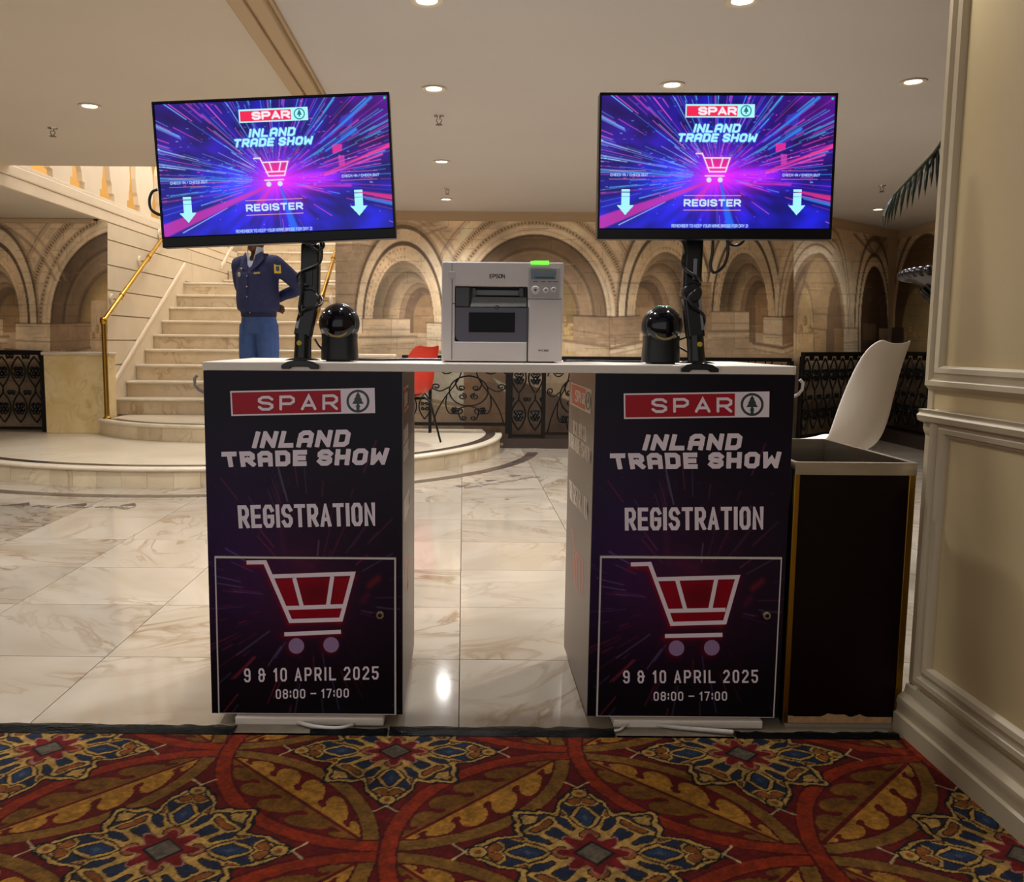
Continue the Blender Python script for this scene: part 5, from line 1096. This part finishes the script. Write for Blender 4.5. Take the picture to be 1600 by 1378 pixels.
# ------------------------------------------------------------------ shell chairs
def shell_chair(name, loc, rot, seat_z, col, legmat, label, bar, zs=1.0):
    r = empty(name, loc, label, 'chair', local=True)
    prof = [(-.235, .035), (-.21, .052), (-.16, .030), (-.08, .006), (.0, .0), (.09, .01), (.15, .05), (.19, .13), (.212, .22), (.228, .31), (.244, .39), (.258, .435), (.272, .452)]
    wid = [.16, .195, .215, .225, .228, .225, .22, .215, .205, .195, .18, .155, .115]; curl = [.0, .012, .03, .05, .055, .06, .075, .085, .08, .062, .042, .022, .006]
    rs = []
    P = [Vector((0, a, b)) for a, b in prof]
    for i, p in enumerate(P):
        t = (P[min(i + 1, len(P) - 1)] - P[max(i - 1, 0)]).normalized(); n = Vector((0, -t.z, t.y))
        rs.append([p + Vector((u * wid[i], 0, 0)) + n * curl[i] * abs(u) ** 2.4 + Vector((0, 0, (.011 if i == 12 else .005 if i == 11 else 0) * abs(u) ** 3)) for u in np.linspace(-1, 1, 15)])
    mb = MB().rings(rs, wrap=False, caps=False); mb.v = [(x, y, z * zs + seat_z) for x, y, z in mb.v]
    o = mb.build('shell', col, r, smooth=180); s = o.modifiers.new('thick', 'SOLIDIFY'); s.thickness = .008; s.offset = 0; s2 = o.modifiers.new('sub', 'SUBSURF'); s2.levels = 1; s2.render_levels = 2
    for sx_ in (-1, 1):
        for sy_ in (-1, 1): MB().tube([(sx_ * .10, sy_ * .09, seat_z - .008), (sx_ * .14, sy_ * .14, seat_z - .04), (sx_ * .21, sy_ * .21, .0)], [.011, .012, .009], 8).build('leg', legmat, r, smooth=60)
    boxo('seat_bracket', legmat, r, -.11, .11, -.11, .11, seat_z - .025, seat_z - .008)
    if bar:
        k = .178; MB().tube([(-k, -k, .22), (k, -k, .22), (k, k, .22), (-k, k, .22)], .008, 8, close=True).build('foot_ring', legmat, r)
    r.location = loc; r.rotation_euler = (0, 0, rot); return r
M_SHELLW = mat('white_shell_plastic', (214, 206, 198), .35); M_SHELLR = mat('red_shell_plastic', (206, 52, 34), .4)
shell_chair('bar_chair', (1.83, 4.25, .002), radians(214), .535, M_SHELLW, M_CHROME, 'white shell bar chair behind the dark bin, seen from behind', True, 1.2)
shell_chair('shell_chair', (-.50, 7.95, .155), radians(228), .42, M_SHELLR, M_BLACK, 'red shell chair with black legs behind the left cabinet', False)

# ------------------------------------------------------------------ urn and palm behind the panelled wall
M_BRONZE = mat('dark_bronze', (52, 50, 52), .28, metal=.9, bump=.25, bscale=30)
ux, uy = 2.50, 4.05
ur = empty('ornate_urn', (ux, uy, 0), 'dark bronze urn with beaded rim, half hidden behind the panelled wall', 'urn')
MB().lathe([(.001, .0), (.24, .0), (.24, .05), (.19, .08), (.15, .14), (.14, .62), (.18, .70), (.20, .74), (.001, .74)], (ux, uy, 0), 28).build('pedestal', M_BRONZE, ur, smooth=40)
MB().lathe([(.001, .74), (.15, .74), (.10, .80), (.08, .86), (.10, .92), (.16, 1.0), (.20, 1.07), (.25, 1.18), (.30, 1.28), (.36, 1.345), (.44, 1.385), (.45, 1.40), (.40, 1.405), (.33, 1.37), (.001, 1.34)], (ux, uy, 0), 40).build('bowl', M_BRONZE, ur, smooth=50)
mb = MB()
for k in range(56):
    a = 2 * pi * k / 56; mb.ball((ux + .452 * cos(a), uy + .452 * sin(a), 1.40), .028, .028, .024, 8, 6)
mb.build('beaded_rim', M_BRONZE, ur, smooth=180)
mb = MB()
for k in range(28):
    a = 2 * pi * k / 28; mb.tube([(ux + q * cos(a), uy + q * sin(a), z) for q, z in ((.16, .99), (.215, 1.07), (.265, 1.18), (.315, 1.27), (.375, 1.335))], [.012, .018, .02, .02, .012], 6)
mb.build('fluting', M_BRONZE, ur, smooth=180)
M_LEAF = mat('palm_leaf', (30, 38, 31), .35, var=.25, vscale=20); M_STEM = mat('palm_stem', (70, 74, 56), .5)
pl = empty('potted_palm', (ux, uy, 1.40), 'dark green palm in the urn, one frond arching past the panelled wall', 'palm')
MB().tube([(ux, uy, 1.36), (ux + .02, uy, 1.55), (ux, uy + .02, 1.75)], [.05, .04, .03], 10).build('trunk', mat('palm_trunk', (78, 62, 46), .8, bump=.5, bscale=80), pl, smooth=60)
leafm = MB().add([(-.003, 0, 0), (.003, 0, 0), (.0095, .06, -.006), (.0085, .13, -.022), (0, .21, -.06), (-.0085, .13, -.022), (-.0095, .06, -.006), (0, .06, .004), (0, .13, -.010)],
    [(0, 1, 7), (1, 2, 7), (0, 7, 6), (7, 2, 3, 8), (6, 7, 8, 5), (8, 3, 4), (5, 8, 4)]).mesh('leaflet'); leafm.materials.append(M_LEAF)
def frond(pts, n, size):
    P = [Vector(p) for p in pts]; out = []
    for i in range(len(P) - 1):
        p0, p1, p2, p3 = P[max(i - 1, 0)], P[i], P[i + 1], P[min(i + 2, len(P) - 1)]
        for k in range(8):
            t = k / 8; out.append(.5 * ((2 * p1) + (p2 - p0) * t + (2 * p0 - 5 * p1 + 4 * p2 - p3) * t * t + (3 * p1 - p0 - 3 * p2 + p3) * t ** 3))
    out.append(P[-1])
    f = MB().tube(out, list(np.linspace(.013, .004, len(out))), 6).build('frond', M_STEM, pl, smooth=180)
    for j in range(n):
        u = .22 + .78 * j / (n - 1); q = u * (len(out) - 1); i = min(int(q), len(out) - 2); p = out[i].lerp(out[i + 1], q - i); t = (out[i + 1] - out[i]).normalized()
        for sd in (-1, 1):
            side = t.cross(Vector((0, 0, 1))).normalized() * sd
            d = (side * (.85 - .5 * u) + t * (.28 + .75 * u) + Vector((0, 0, -.45 - .3 * random.random()))).normalized()
            z = (Vector((0, 0, 1)) - d * d.z).normalized(); x = d.cross(z); s = size * (1.25 - .55 * u) * random.uniform(.85, 1.1)
            o = link('leaflet', leafm, f); o.matrix_local = Matrix.Translation(p - Vector(pl.location)) @ Matrix(((x.x, d.x, z.x, 0), (x.y, d.y, z.y, 0), (x.z, d.z, z.z, 0), (0, 0, 0, 1))) @ Matrix.Scale(s, 4)
def pa(x, y, Y): return tuple(at_y(x, y, Y))
frond([(ux, uy, 1.74), pa(1530, 205, 4.0), pa(1487, 205, 3.95), pa(1460, 238, 3.93), pa(1425, 275, 3.9), pa(1396, 305, 3.88)], 17, .95)
frond([(ux, uy, 1.74), (ux + .3, uy - .2, 2.1), (ux + .65, uy - .35, 2.15), (ux + .95, uy - .45, 1.95)], 16, 1.0)
frond([(ux, uy, 1.74), (ux + .2, uy + .35, 2.12), (ux + .35, uy + .7, 2.1), (ux + .45, uy + 1.0, 1.85)], 16, 1.0)
# ------------------------------------------------------------------ wrought iron railings
def spiral(c, r0, r1, a0, turns, n=22): return [(c[0] + (r0 + (r1 - r0) * t) * cos(a0 + 2 * pi * turns * t), c[1] + (r0 + (r1 - r0) * t) * sin(a0 + 2 * pi * turns * t)) for t in np.linspace(0, 1, n)]
ros = MB()
for k in range(6): ros.ball((.024 * cos(k * pi / 3), -.008, .024 * sin(k * pi / 3)), .015, .010, .015, 8, 5)
ros.ball((0, -.016, 0), .014, .012, .014, 8, 5)
rosm = ros.mesh('rosette', smooth=180); rosm.materials.append(mat('iron_rosette', (44, 44, 46), .22, metal=.9))
def spl(P, sub=6):
    P = [Vector((a, b)) for a, b in P]; out = []
    for i in range(len(P) - 1):
        p0, p1, p2, p3 = P[max(i - 1, 0)], P[i], P[i + 1], P[min(i + 2, len(P) - 1)]
        for k in range(sub):
            t = k / sub; q = .5 * ((2 * p1) + (p2 - p0) * t + (2 * p0 - 5 * p1 + 4 * p2 - p3) * t * t + (3 * p1 - p0 - 3 * p2 + p3) * t ** 3); out.append((q.x, q.y))
    out.append((P[-1].x, P[-1].y)); return out
# modules in (s,z): s along the rail, z up from the bottom rail
oval = [(0, .02), (.045, .09), (.072, .18), (.055, .28), (0, .37)]
DENSE = []
for zb in (.03, .45):
    DENSE.append([(a, z + zb) for a, z in spl(oval)]); DENSE.append([(-a, z + zb) for a, z in spl(oval)])
    for sg in (-1, 1):
        DENSE.append([(sg * a, z) for a, z in spiral((.026, zb + .225), .024, .007, pi, -1.3)]); DENSE.append([(sg * a, z) for a, z in spiral((.026, zb + .165), .024, .007, pi, 1.3)])
        DENSE.append([(sg * a, z) for a, z in spiral((.064, zb + .375), .026, .007, -pi / 2 - .6, 1.3)])
DENSE.append([(0, .40), (0, .48)])
def tubes2(m, r): return [MB().tube([(a, 0, z) for a, z in p], r, 5).mesh('scroll', smooth=180) for p in m]
DM = tubes2(DENSE, .009)
for m in DM: m.materials.append(M_BLACK)
def railing(label, segs, z0, h=.80, foot=.10, pitch=.17, motif='dense', posts=True):
    r = empty('iron_railing', (segs[0][0][0], segs[0][0][1], z0), label, 'railing', 'wrought iron railings')
    for a, b in segs:
        a = Vector((a[0], a[1], z0)); b = Vector((b[0], b[1], z0)); d = (b - a).normalized(); L = (b - a).length; up = Vector((0, 0, 1)); nrm = d.cross(up)
        c = (a + b) / 2
        MB().obox(c + up * (foot + h + .022), d, nrm, up, L / 2, .022, .022).build('top_rail', M_BLACK, r, bevel=.006)
        MB().obox(c + up * (foot - .015), d, nrm, up, L / 2, .014, .015).build('bottom_rail', M_BLACK, r)
        for q in (a, b): MB().obox(q + up * ((foot + h) / 2), d, nrm, up, .020, .020, (foot + h) / 2).build('post', M_BLACK, r)
        n = max(1, int(round(L / pitch))); rot = Matrix.Rotation(atan2(d.y, d.x), 4, 'Z')
        for k in range(n):
            o0 = a + d * (L * (k + .5) / n) + up * foot - Vector(r.location)
            for m in DM: o = link('scroll', m, r); o.matrix_local = Matrix.Translation(o0) @ rot @ Matrix.Diagonal((L / n / .17, 1, h / .84, 1))
            for zz in (.20, .62): o = link('rosette', rosm, r); o.matrix_local = Matrix.Translation(o0 + up * zz * h / .84) @ rot @ Matrix.Diagonal((1.35, 1, 1.35, 1))
    return r
railing('dense black scroll railing at the left photo edge by the marble pedestal', [((-4.95, 8.66), (-4.15, 8.66))], .151, .71, .05, .155)
# open motif railing, frontal, measured on its own plane
YR = 8.86
def open_motif(root, cx, half, z0, zt):
    """big lyre motif between posts: cx centre, half width, from z0 to zt"""
    H_ = zt - z0; k = half / .33
    def S(pts): 
        for sg in (-1, 1):
            MB().tube([(cx + sg * a * k, YR, z0 + z * H_ / .8) for a, z in pts], .0075, 6).build('scroll', M_BLACK, root, smooth=180)
    ring = [(.17 * cos(t), .40 + .19 * sin(t)) for t in np.linspace(-pi / 2, pi / 2, 16)]; S(ring)
    S(spl([(0, .60), (.09, .56), (.115, .50), (.10, .44)]) + spiral((.065, .44), .036, .01, 0, -1.4)); S(spiral((.055, .33), .04, .01, pi / 2, 1.4))
    S(spl([(.31, .0), (.27, .16), (.20, .33), (.12, .48), (.07, .62), (.06, .80)])); S(spl([(.19, .36), (.20, .22), (.17, .12), (.10, .11)]) + spiral((.09, .15), .045, .01, -pi / 2, -.9))
    S(spl([(0, .21), (.07, .18), (.09, .12), (.07, .05)]) + spiral((.045, .055), .03, .008, 0, -1.3)); S(spl([(.17, .45), (.24, .40), (.29, .41)]) + spiral((.285, .455), .042, .01, -pi / 2, 1.3))
    S(spl([(.14, .80), (.12, .72), (.15, .64), (.21, .62), (.26, .68), (.25, .78)])); S(spl([(.33, .80), (.30, .70), (.32, .62)]))
    for a, z in ((.195, .70), (.125, .155), (-.195, .70), (-.125, .155)):
        o = link('rosette', rosm, root); o.location = (cx + a * k - root.location.x, YR - .008 - root.location.y, z0 + z * H_ / .8 - root.location.z); o.scale = (1.4, 1, 1.4) if z > .5 else (1, 1, 1)
xa, xb, xc, xd = [float(at_y(x, 640, YR)[0]) for x in (672, 792, 849, 960)]
rc = empty('iron_railing', (xa, YR, .15), 'black railing with big open scrolls on the lower step, behind the table gap', 'railing', 'wrought iron railings')
zt = .935
boxo('top_rail', M_BLACK, rc, -.62, xb, YR - .022, YR + .022, zt - .04, zt, bevel=.006); boxo('bottom_rail', M_BLACK, rc, -.62, xb, YR - .014, YR + .014, .225, .258)
for x in (xa, xb): boxo('post', M_BLACK, rc, x - .016, x + .016, YR - .018, YR + .018, .151, zt - .03)
open_motif(rc, (xa + xb) / 2, (xb - xa) / 2 - .01, .26, zt - .04)
boxo('post', M_BLACK, rc, -.64, -.60, YR - .018, YR + .018, .151, zt - .03)
for k in range(2):
    for m in DM: o = link('scroll', m, rc); o.matrix_local = Matrix.Translation(Vector((-.53 + .14 * k + .0, YR, .25)) - Vector(rc.location)) @ Matrix.Diagonal((.8, 1, .76, 1))
tag(boxo('railing_kerb', mat('dark_kerb', (52, 38, 32), .5), None, xb - .03, 3.35, YR - .02, YR + .06, 0, .10), 'dark stone kerb under the middle railing', 'kerb')
railing('dense black scroll railing in the gap, right of the open scrolls', [((xb + .035, YR), (xc, YR))], .1005, .75, .04, .165)
rd = empty('iron_railing', (xc, YR, .1), 'black railing with open scrolls behind the printer, middle length', 'railing', 'wrought iron railings')
boxo('top_rail', M_BLACK, rd, xc + .02, 3.30, YR - .022, YR + .022, zt - .04, zt, bevel=.006); boxo('bottom_rail', M_BLACK, rd, xc + .02, 3.30, YR - .014, YR + .014, .14, .165)
for k in range(4):
    w = (3.30 - xc) / 4; cxm = xc + w * (k + .5); open_motif(rd, cxm, w / 2 - .03, .165, zt - .04)
    boxo('post', M_BLACK, rd, xc + w * (k + 1) - .02, xc + w * (k + 1) + .02, YR - .018, YR + .018, .101, zt - .03)
tag(MB().prism([(3.36, 8.86, 0), (4.60, 9.92, 0), (4.69, 9.82, 0), (3.46, 8.8, 0)], (0, 0, .10)).build('railing_kerb', MATS['dark_kerb'], None), 'dark stone kerb under the slanting railing behind the bar chair', 'kerb')
tag(boxo('railing_kerb', MATS['dark_kerb'], None, 4.72, 4.84, 6.0, 9.88, 0, .13), 'dark stone kerb under the side wall railing', 'kerb')
railing('dense black scroll railing slanting behind the bar chair', [((3.42, 8.88), (4.70, 9.97))], .1005, .80, .05, .19)
railing('dense black scroll railing along the right side wall', [((4.76, 9.86), (4.78, 6.8))], .1305, .78, .05, .19)

# ------------------------------------------------------------------ marble pedestals, brass handrails
def pedestal(x0, x1, y0, y1, z0, z1, label):
    r = empty('marble_pedestal', ((x0 + x1) / 2, (y0 + y1) / 2, z0), label, 'pedestal')
    boxo('block', M_PED, r, x0 + .02, x1 - .02, y0 + .02, y1, z0, z1 - .035, bevel=.003); boxo('cap', M_STEP, r, x0, x1, y0, y1, z1 - .035, z1, bevel=.012, seg=3)
pedestal(-4.10, -3.435, 8.52, 8.72, .1515, .945, 'yellow veined marble pedestal left of the stairs')
pedestal(-1.31, -.66, 8.52, 8.72, .1515, .945, 'marble pedestal right of the stairs, mostly hidden by the left cabinet')
def handrail(x, wallx, label, px_post):
    yb_, zb_ = 8.46, .306
    r = empty('brass_handrail', (x, yb_, zb_), label, 'handrail', 'brass stair handrails')
    zt_ = 1.245
    if px_post:
        MB().lathe([(.001, .0005), (.038, .0005), (.036, .012), (.024, .02), (.022, .03), (.001, .03)], (x, yb_, zb_), 20).build('base_flange', M_BRASS, r, smooth=40)
        MB().tube([(x, yb_, zb_ + .02), (x, yb_, zt_)], .022, 14).build('post', M_BRASSD, r, smooth=60)
        MB().lathe([(.001, -.03), (.026, -.03), (.034, -.012), (.034, .012), (.026, .03), (.001, .034)], (x, yb_, zt_), 18).build('ball_joint', M_BRASS, r, smooth=60)
    p1 = Vector((x, 8.46, zt_)); p2 = Vector((x, 8.46 + 2.88, zt_ + 2.88 * .56))
    MB().tube([p1, p2], .021, 14).build('rail', M_BRASS, r, smooth=60)
    for t in (.17, .45, .68, .93):
        p = p1.lerp(p2, t); sg = 1 if wallx > x else -1
        MB().tube([p + Vector((0, -.022, -.013)), p + Vector((0, .022, .013))], .027, 14).build('collar', M_BRASS, r, smooth=60)
        MB().tube([p, p + Vector((0, 0, -.045)), Vector((wallx - sg * .012, p.y, p.z - .05))], .008, 8).build('bracket', M_BRASS, r, smooth=60)
        MB().lathe([(.001, -.012), (.055, -.012), (.06, 0), (.055, .012), (.001, .012)], (wallx - sg * .0125, p.y, p.z - .05), 22, 'x').build('rosette_plate', M_WHITE, r, smooth=40)
handrail(-3.45, XS, 'brass handrail on a post at the left side of the stairs', True)
handrail(XR - .10, XR, 'brass handrail on the right side of the stairs behind the left monitor arm', False)

# ------------------------------------------------------------------ painted floor warnings by the step
M_FLOORINK = mat('floor_ink', (70, 56, 46), .5)
fz = lambda x, y: at_z(x, y, .0008)
w1 = empty('floor_lettering', tuple(at_z(110, 788, 0)), 'upside-down dark floor writing with three arrowheads, left of the cabinets', 'floor sign')
for tri in ([(18, 788.5), (46, 784.5), (46, 789.5)], [(104, 789), (136, 785.5), (135, 790)], [(186, 789.5), (211, 785.5), (213, 790.5)]):
    mb = MB(); print_poly(mb, tri, fz); mb.build('arrowhead', M_FLOORINK, w1)
w2 = empty('floor_lettering', tuple(at_z(775, 752, 0)), 'dark floor writing with three arrowheads in the gap between the cabinets', 'floor sign')
for tri in ([(709, 758.5), (734, 758), (719, 761.5)], [(757, 750), (778, 749.8), (763, 752.5)], [(794, 742.5), (817, 742), (801, 745)]):
    mb = MB(); print_poly(mb, tri, fz); mb.build('arrowhead', M_FLOORINK, w2)
def ftext(root, txt, px0, px1, h):
    a = Vector(at_z(*px0, .001)); b = Vector(at_z(*px1, .001)); d = (b - a); L = d.length; d.normalize(); up = Vector((d.y, -d.x, 0)) * -1
    if up.y > 0 and d.x < 0: up = -up
    cu = bpy.data.curves.new('ft', 'FONT'); cu.body = txt; cu.size = h; cu.shear = .3; to = bpy.data.objects.new('ft', cu); SC.collection.objects.link(to)
    bpy.context.view_layer.update(); me = bpy.data.meshes.new_from_object(to); wdt = max(v.co.x for v in me.vertices); bpy.data.objects.remove(to)
    for v in me.vertices:
        p = a + d * (v.co.x / wdt * L) + up * v.co.y - Vector(root.location); v.co = (p.x, p.y, p.z)
    me.materials.clear(); link('lettering', me, root, M_FLOORINK)
ftext(w1, 'Please Mind The Step', (214, 791.5), (8, 788), .13)
ftext(w2, 'Please Mind The Step', (838, 743.5), (722, 762), .10)

# ------------------------------------------------------------------ security guard on the upper step
M_SKIN = mat('skin_brown', (92, 58, 42), .5); M_JACK = mat('navy_jacket', (34, 44, 92), .8, var=.15, vscale=30, bump=.35, bscale=22); M_TROU = mat('blue_trousers', (56, 84, 142), .85, var=.10, vscale=18, bump=.3, bscale=14)
M_SHIRT = mat('pale_blue_shirt', (176, 190, 216), .7); M_HAIR = mat('black_hair', (16, 13, 12), .8, bump=.6, bscale=200); M_SHOE = mat('black_shoe', (16, 14, 14), .25)
gd = empty('person', (0, 0, 0), 'guard in navy jacket and blue trousers, hands behind the back, on the stairs step', 'person', local=True)
def loft(mb, secs, n=20):
    rs = []
    for c, rx, ry in secs: rs.append([(c[0] + rx * cos(2 * pi * k / n), c[1] + ry * sin(2 * pi * k / n), c[2]) for k in range(n)])
    return mb.rings(rs)
def limb(mb, pts, rs, n=14): 
    P = [Vector(p) for p in pts]; out = []; rr = []
    for i in range(len(P) - 1):
        p0, p1, p2, p3 = P[max(i - 1, 0)], P[i], P[i + 1], P[min(i + 2, len(P) - 1)]
        for k in range(5):
            t = k / 5; out.append(.5 * ((2 * p1) + (p2 - p0) * t + (2 * p0 - 5 * p1 + 4 * p2 - p3) * t * t + (3 * p1 - p0 - 3 * p2 + p3) * t ** 3)); rr.append(rs[i] + (rs[i + 1] - rs[i]) * t)
    out.append(P[-1]); rr.append(rs[-1]); return mb.tube(out, rr, n)
def fuse(o, vox, it=4):
    m = o.modifiers.new('fuse', 'REMESH'); m.mode = 'VOXEL'; m.voxel_size = vox; m.use_smooth_shade = True
    s = o.modifiers.new('soft', 'SMOOTH'); s.iterations = it; s.factor = .5; return o
SHR, ELR, WRR = (.195, .0, 1.44), (.345, .13, 1.255), (.07, .20, 1.15)
SHL, ELL, WRL = (-.195, .0, 1.44), (-.285, .17, 1.22), (-.04, .215, 1.08)
b = MB()
loft(b, [((0, .01, .86), .15, .10), ((0, .01, .95), .165, .11), ((0, 0, 1.05), .145, .10), ((0, -.01, 1.2), .165, .115), ((0, -.01, 1.35), .18, .12), ((0, 0, 1.45), .165, .09), ((0, .005, 1.5), .09, .07), ((0, .0, 1.54), .058, .058), ((0, -.005, 1.60), .056, .058), ((0, -.01, 1.64), .055, .06)])
loft(b, [((0, -.045, 1.595), .03, .03), ((0, -.04, 1.61), .048, .06), ((0, -.03, 1.65), .066, .085), ((0, -.018, 1.70), .073, .093), ((0, -.012, 1.75), .076, .096), ((0, -.008, 1.80), .072, .092), ((0, -.004, 1.835), .052, .07), ((0, 0, 1.85), .02, .03)])
b.tube([(0, -.112, 1.735), (0, -.125, 1.705), (0, -.132, 1.69), (0, -.115, 1.68)], [.009, .012, .016, .011], 8)
b.ball((0, -.112, 1.645), .026, .014, .009, 10, 6); b.ball((0, -.112, 1.655), .022, .013, .006, 10, 6)
for s in (-1, 1):
    b.ball((s * .078, 0, 1.71), .012, .022, .034, 10, 8); b.ball((s * .03, -.10, 1.745), .022, .012, .007, 8, 6)
    limb(b, [(s * .09, .0, .90), (s * .105, -.01, .50), (s * .11, .02, .10), (s * .11, .01, .05)], [.085, .058, .04, .04]); limb(b, [(s * .11, .03, .04), (s * .125, -.12, .03)], [.038, .032])
for S_, E_, W_ in ((SHR, ELR, WRR), (SHL, ELL, WRL)):
    limb(b, [S_, E_, W_], [.055, .042, .030]); sg = 1 if S_[0] > 0 else -1
    w = Vector(W_); d = Vector((-sg * .97, .04, -.12)).normalized()
    # hand: palm, four fingers and a thumb, hooked into the other hand behind the back
    b.obox(w + d * .05, d, (0, 1, 0), Vector((d.z, 0, -d.x)), .045, .014, .036)
    for q in range(4):
        off = Vector((d.z, 0, -d.x)) * (-.030 + .020 * q); k0 = w + d * .09 + off; L = (.068, .078, .074, .058)[q]
        b.tube([k0, k0 + d * L * .45 + Vector((0, .008, -.004)), k0 + d * L * .75 + Vector((0, .022, -.012)), k0 + d * L * .85 + Vector((0, .036, -.022))], [.0095, .009, .0085, .007], 8)
    k0 = w + d * .03 + Vector((d.z, 0, -d.x)) * -.03; b.tube([k0, k0 + d * .03 + Vector((0, .014, .02)), k0 + d * .055 + Vector((0, .024, .026))], [.012, .010, .008], 8)
b.v = [(x, y, z - .04 * min(1, max(0, (z - 1.55) / .04))) for x, y, z in b.v]
fuse(b.build('body', M_SKIN, gd), .007, 3)
j = MB()
loft(j, [((0, .0, .985), .168, .122), ((0, .0, 1.02), .178, .130), ((0, -.005, 1.05), .208, .156), ((0, -.012, 1.14), .210, .160), ((0, -.012, 1.26), .205, .152), ((0, -.006, 1.36), .212, .146), ((0, .002, 1.43), .206, .118), ((0, .008, 1.475), .165, .095), ((0, .035, 1.515), .108, .060), ((0, .040, 1.55), .082, .048)], 28)
limb(j, [(.15, .0, 1.44), SHR, ELR, tuple(np.array(ELR) * .3 + np.array(WRR) * .7), WRR], [.085, .082, .064, .05, .044]); limb(j, [(-.15, 0, 1.44), SHL, ELL, tuple(np.array(ELL) * .3 + np.array(WRL) * .7), WRL], [.085, .082, .064, .05, .044])
fuse(j.build('jacket', M_JACK, gd), .010, 4)
w = MB(); loft(w, [((0, .0, .972), .166, .121), ((0, 0, .98), .174, .128), ((0, 0, 1.03), .177, .131), ((0, 0, 1.04), .17, .125)], 32); w.build('waistband', mat('navy_rib', (28, 36, 74), .85, bump=.5, bscale=140), gd, smooth=60)
t = MB()
loft(t, [((0, .005, .82), .155, .115), ((0, .005, .90), .182, .13), ((0, .0, .96), .172, .124), ((0, 0, 1.0), .162, .118)], 28)
for s in (-1, 1): limb(t, [(s * .085, .0, .90), (s * .10, -.005, .70), (s * .108, -.005, .46), (s * .112, .01, .2), (s * .112, .012, .055)], [.108, .102, .088, .082, .085])
fuse(t.build('trousers', M_TROU, gd), .009, 4)
for s in (-1, 1):
    MB().tube([(s * (.075 + .012 * 0), -.128, .97), (s * .09, -.125, .90), (s * .098, -.104, .72), (s * .105, -.09, .46), (s * .112, -.07, .1)], .004, 5).build('trouser_crease', M_TROU, gd, smooth=180)
    sh = MB(); limb(sh, [(s * .112, .06, .045), (s * .118, -.02, .05), (s * .128, -.14, .035), (s * .13, -.17, .03)], [.042, .046, .042, .022]); sh.v = [(x, y, max(z, .001)) for x, y, z in sh.v]; sh.build('shoe', M_SHOE, gd, smooth=180)
for s in (-1, 1):
    MB().add([(s * .008, -.098, 1.445), (s * .05, -.085, 1.60), (s * .078, -.02, 1.595), (s * .085, -.055, 1.50), (s * .055, -.108, 1.455), (s * .03, -.115, 1.43)], [(0, 1, 2, 3, 4, 5)]).build('shirt_collar', M_SHIRT, gd)
    MB().add([(s * .01, -.145, 1.37), (s * .052, -.106, 1.525), (s * .09, -.06, 1.56), (s * .125, -.085, 1.49), (s * .085, -.14, 1.42)], [(0, 1, 2, 3, 4)]).build('jacket_lapel', M_JACK, gd).modifiers.new('t', 'SOLIDIFY').thickness = .008
    MB().obox((s * .15, -.01, 1.492), (1, 0, -.35 * s), (0, 1, 0), (.35 * s, 0, 1), .05, .025, .005).build('shoulder_strap', M_JACK, gd, bevel=.003)
MB().add([(-.038, -.104, 1.475), (.038, -.104, 1.475), (.03, -.12, 1.44), (0, -.128, 1.41), (-.03, -.12, 1.44)], [(0, 1, 2, 3, 4)]).build('shirt_front', M_SHIRT, gd)
MB().tube([(-.004, -.160, 1.36), (-.004, -.168, 1.25), (-.004, -.168, 1.14), (-.004, -.148, 1.05)], .004, 6).build('zip_placket', M_JACK, gd)
for z in (1.335, 1.24, 1.15, 1.01): MB().ball((-.004 if z > 1.02 else .0, -.172 if z > 1.02 and z < 1.3 else (-.165 if z > 1.1 else -.135), z), .007, .004, .007, 10, 6).build('button', M_CHROME, gd)
MB().obox((.095, -.152, 1.36), (1, .25, .1), (0, 1, 0), (0, 0, 1), .028, .004, .008).build('name_plate', mat('gold_plate', (206, 190, 120), .3, metal=.6), gd)
MB().ball((-.10, -.150, 1.35), .017, .006, .022, 12, 8).build('badge', mat('silver_badge', (190, 190, 186), .3, metal=.7), gd)
MB().ball((-.08, -.142, 1.405), .012, .005, .007, 10, 6).build('badge', MATS['silver_badge'], gd)
pt = Vector((.252, -.062, 1.40)); nx = Vector((.62, -.72, .25)).normalized(); ux_ = Vector((0, 0, 1)).cross(nx).normalized(); uz_ = nx.cross(ux_)
MB().obox(pt, ux_, nx, uz_, .030, .004, .042).build('shoulder_patch', mat('patch_yellow', (214, 190, 60), .7), gd, bevel=.003); MB().obox(pt + nx * .004, ux_, nx, uz_, .014, .002, .022).build('patch_emblem', mat('patch_navy', (60, 62, 110), .7), gd)
h = MB(); loft(h, [((0, .03, 1.70), .074, .075), ((0, .012, 1.75), .082, .094), ((0, .0, 1.80), .080, .098), ((0, 0, 1.835), .062, .08), ((0, 0, 1.862), .03, .04)], 24); h.v = [(x, y, z - .04) for x, y, z in h.v]; h.build('hair', M_HAIR, gd, smooth=180)
for s in (-1, 1):
    MB().ball((s * .03, -.103, 1.693), .0125, .008, .008, 10, 6).build('eye', mat('eye_white', (220, 214, 206), .2), gd, smooth=180); MB().ball((s * .03, -.109, 1.693), .0055, .004, .0055, 8, 6).build('iris', M_BLACK, gd)
gd.location = (-1.885, 8.13, .308); gd.rotation_euler = (0, 0, radians(-22))
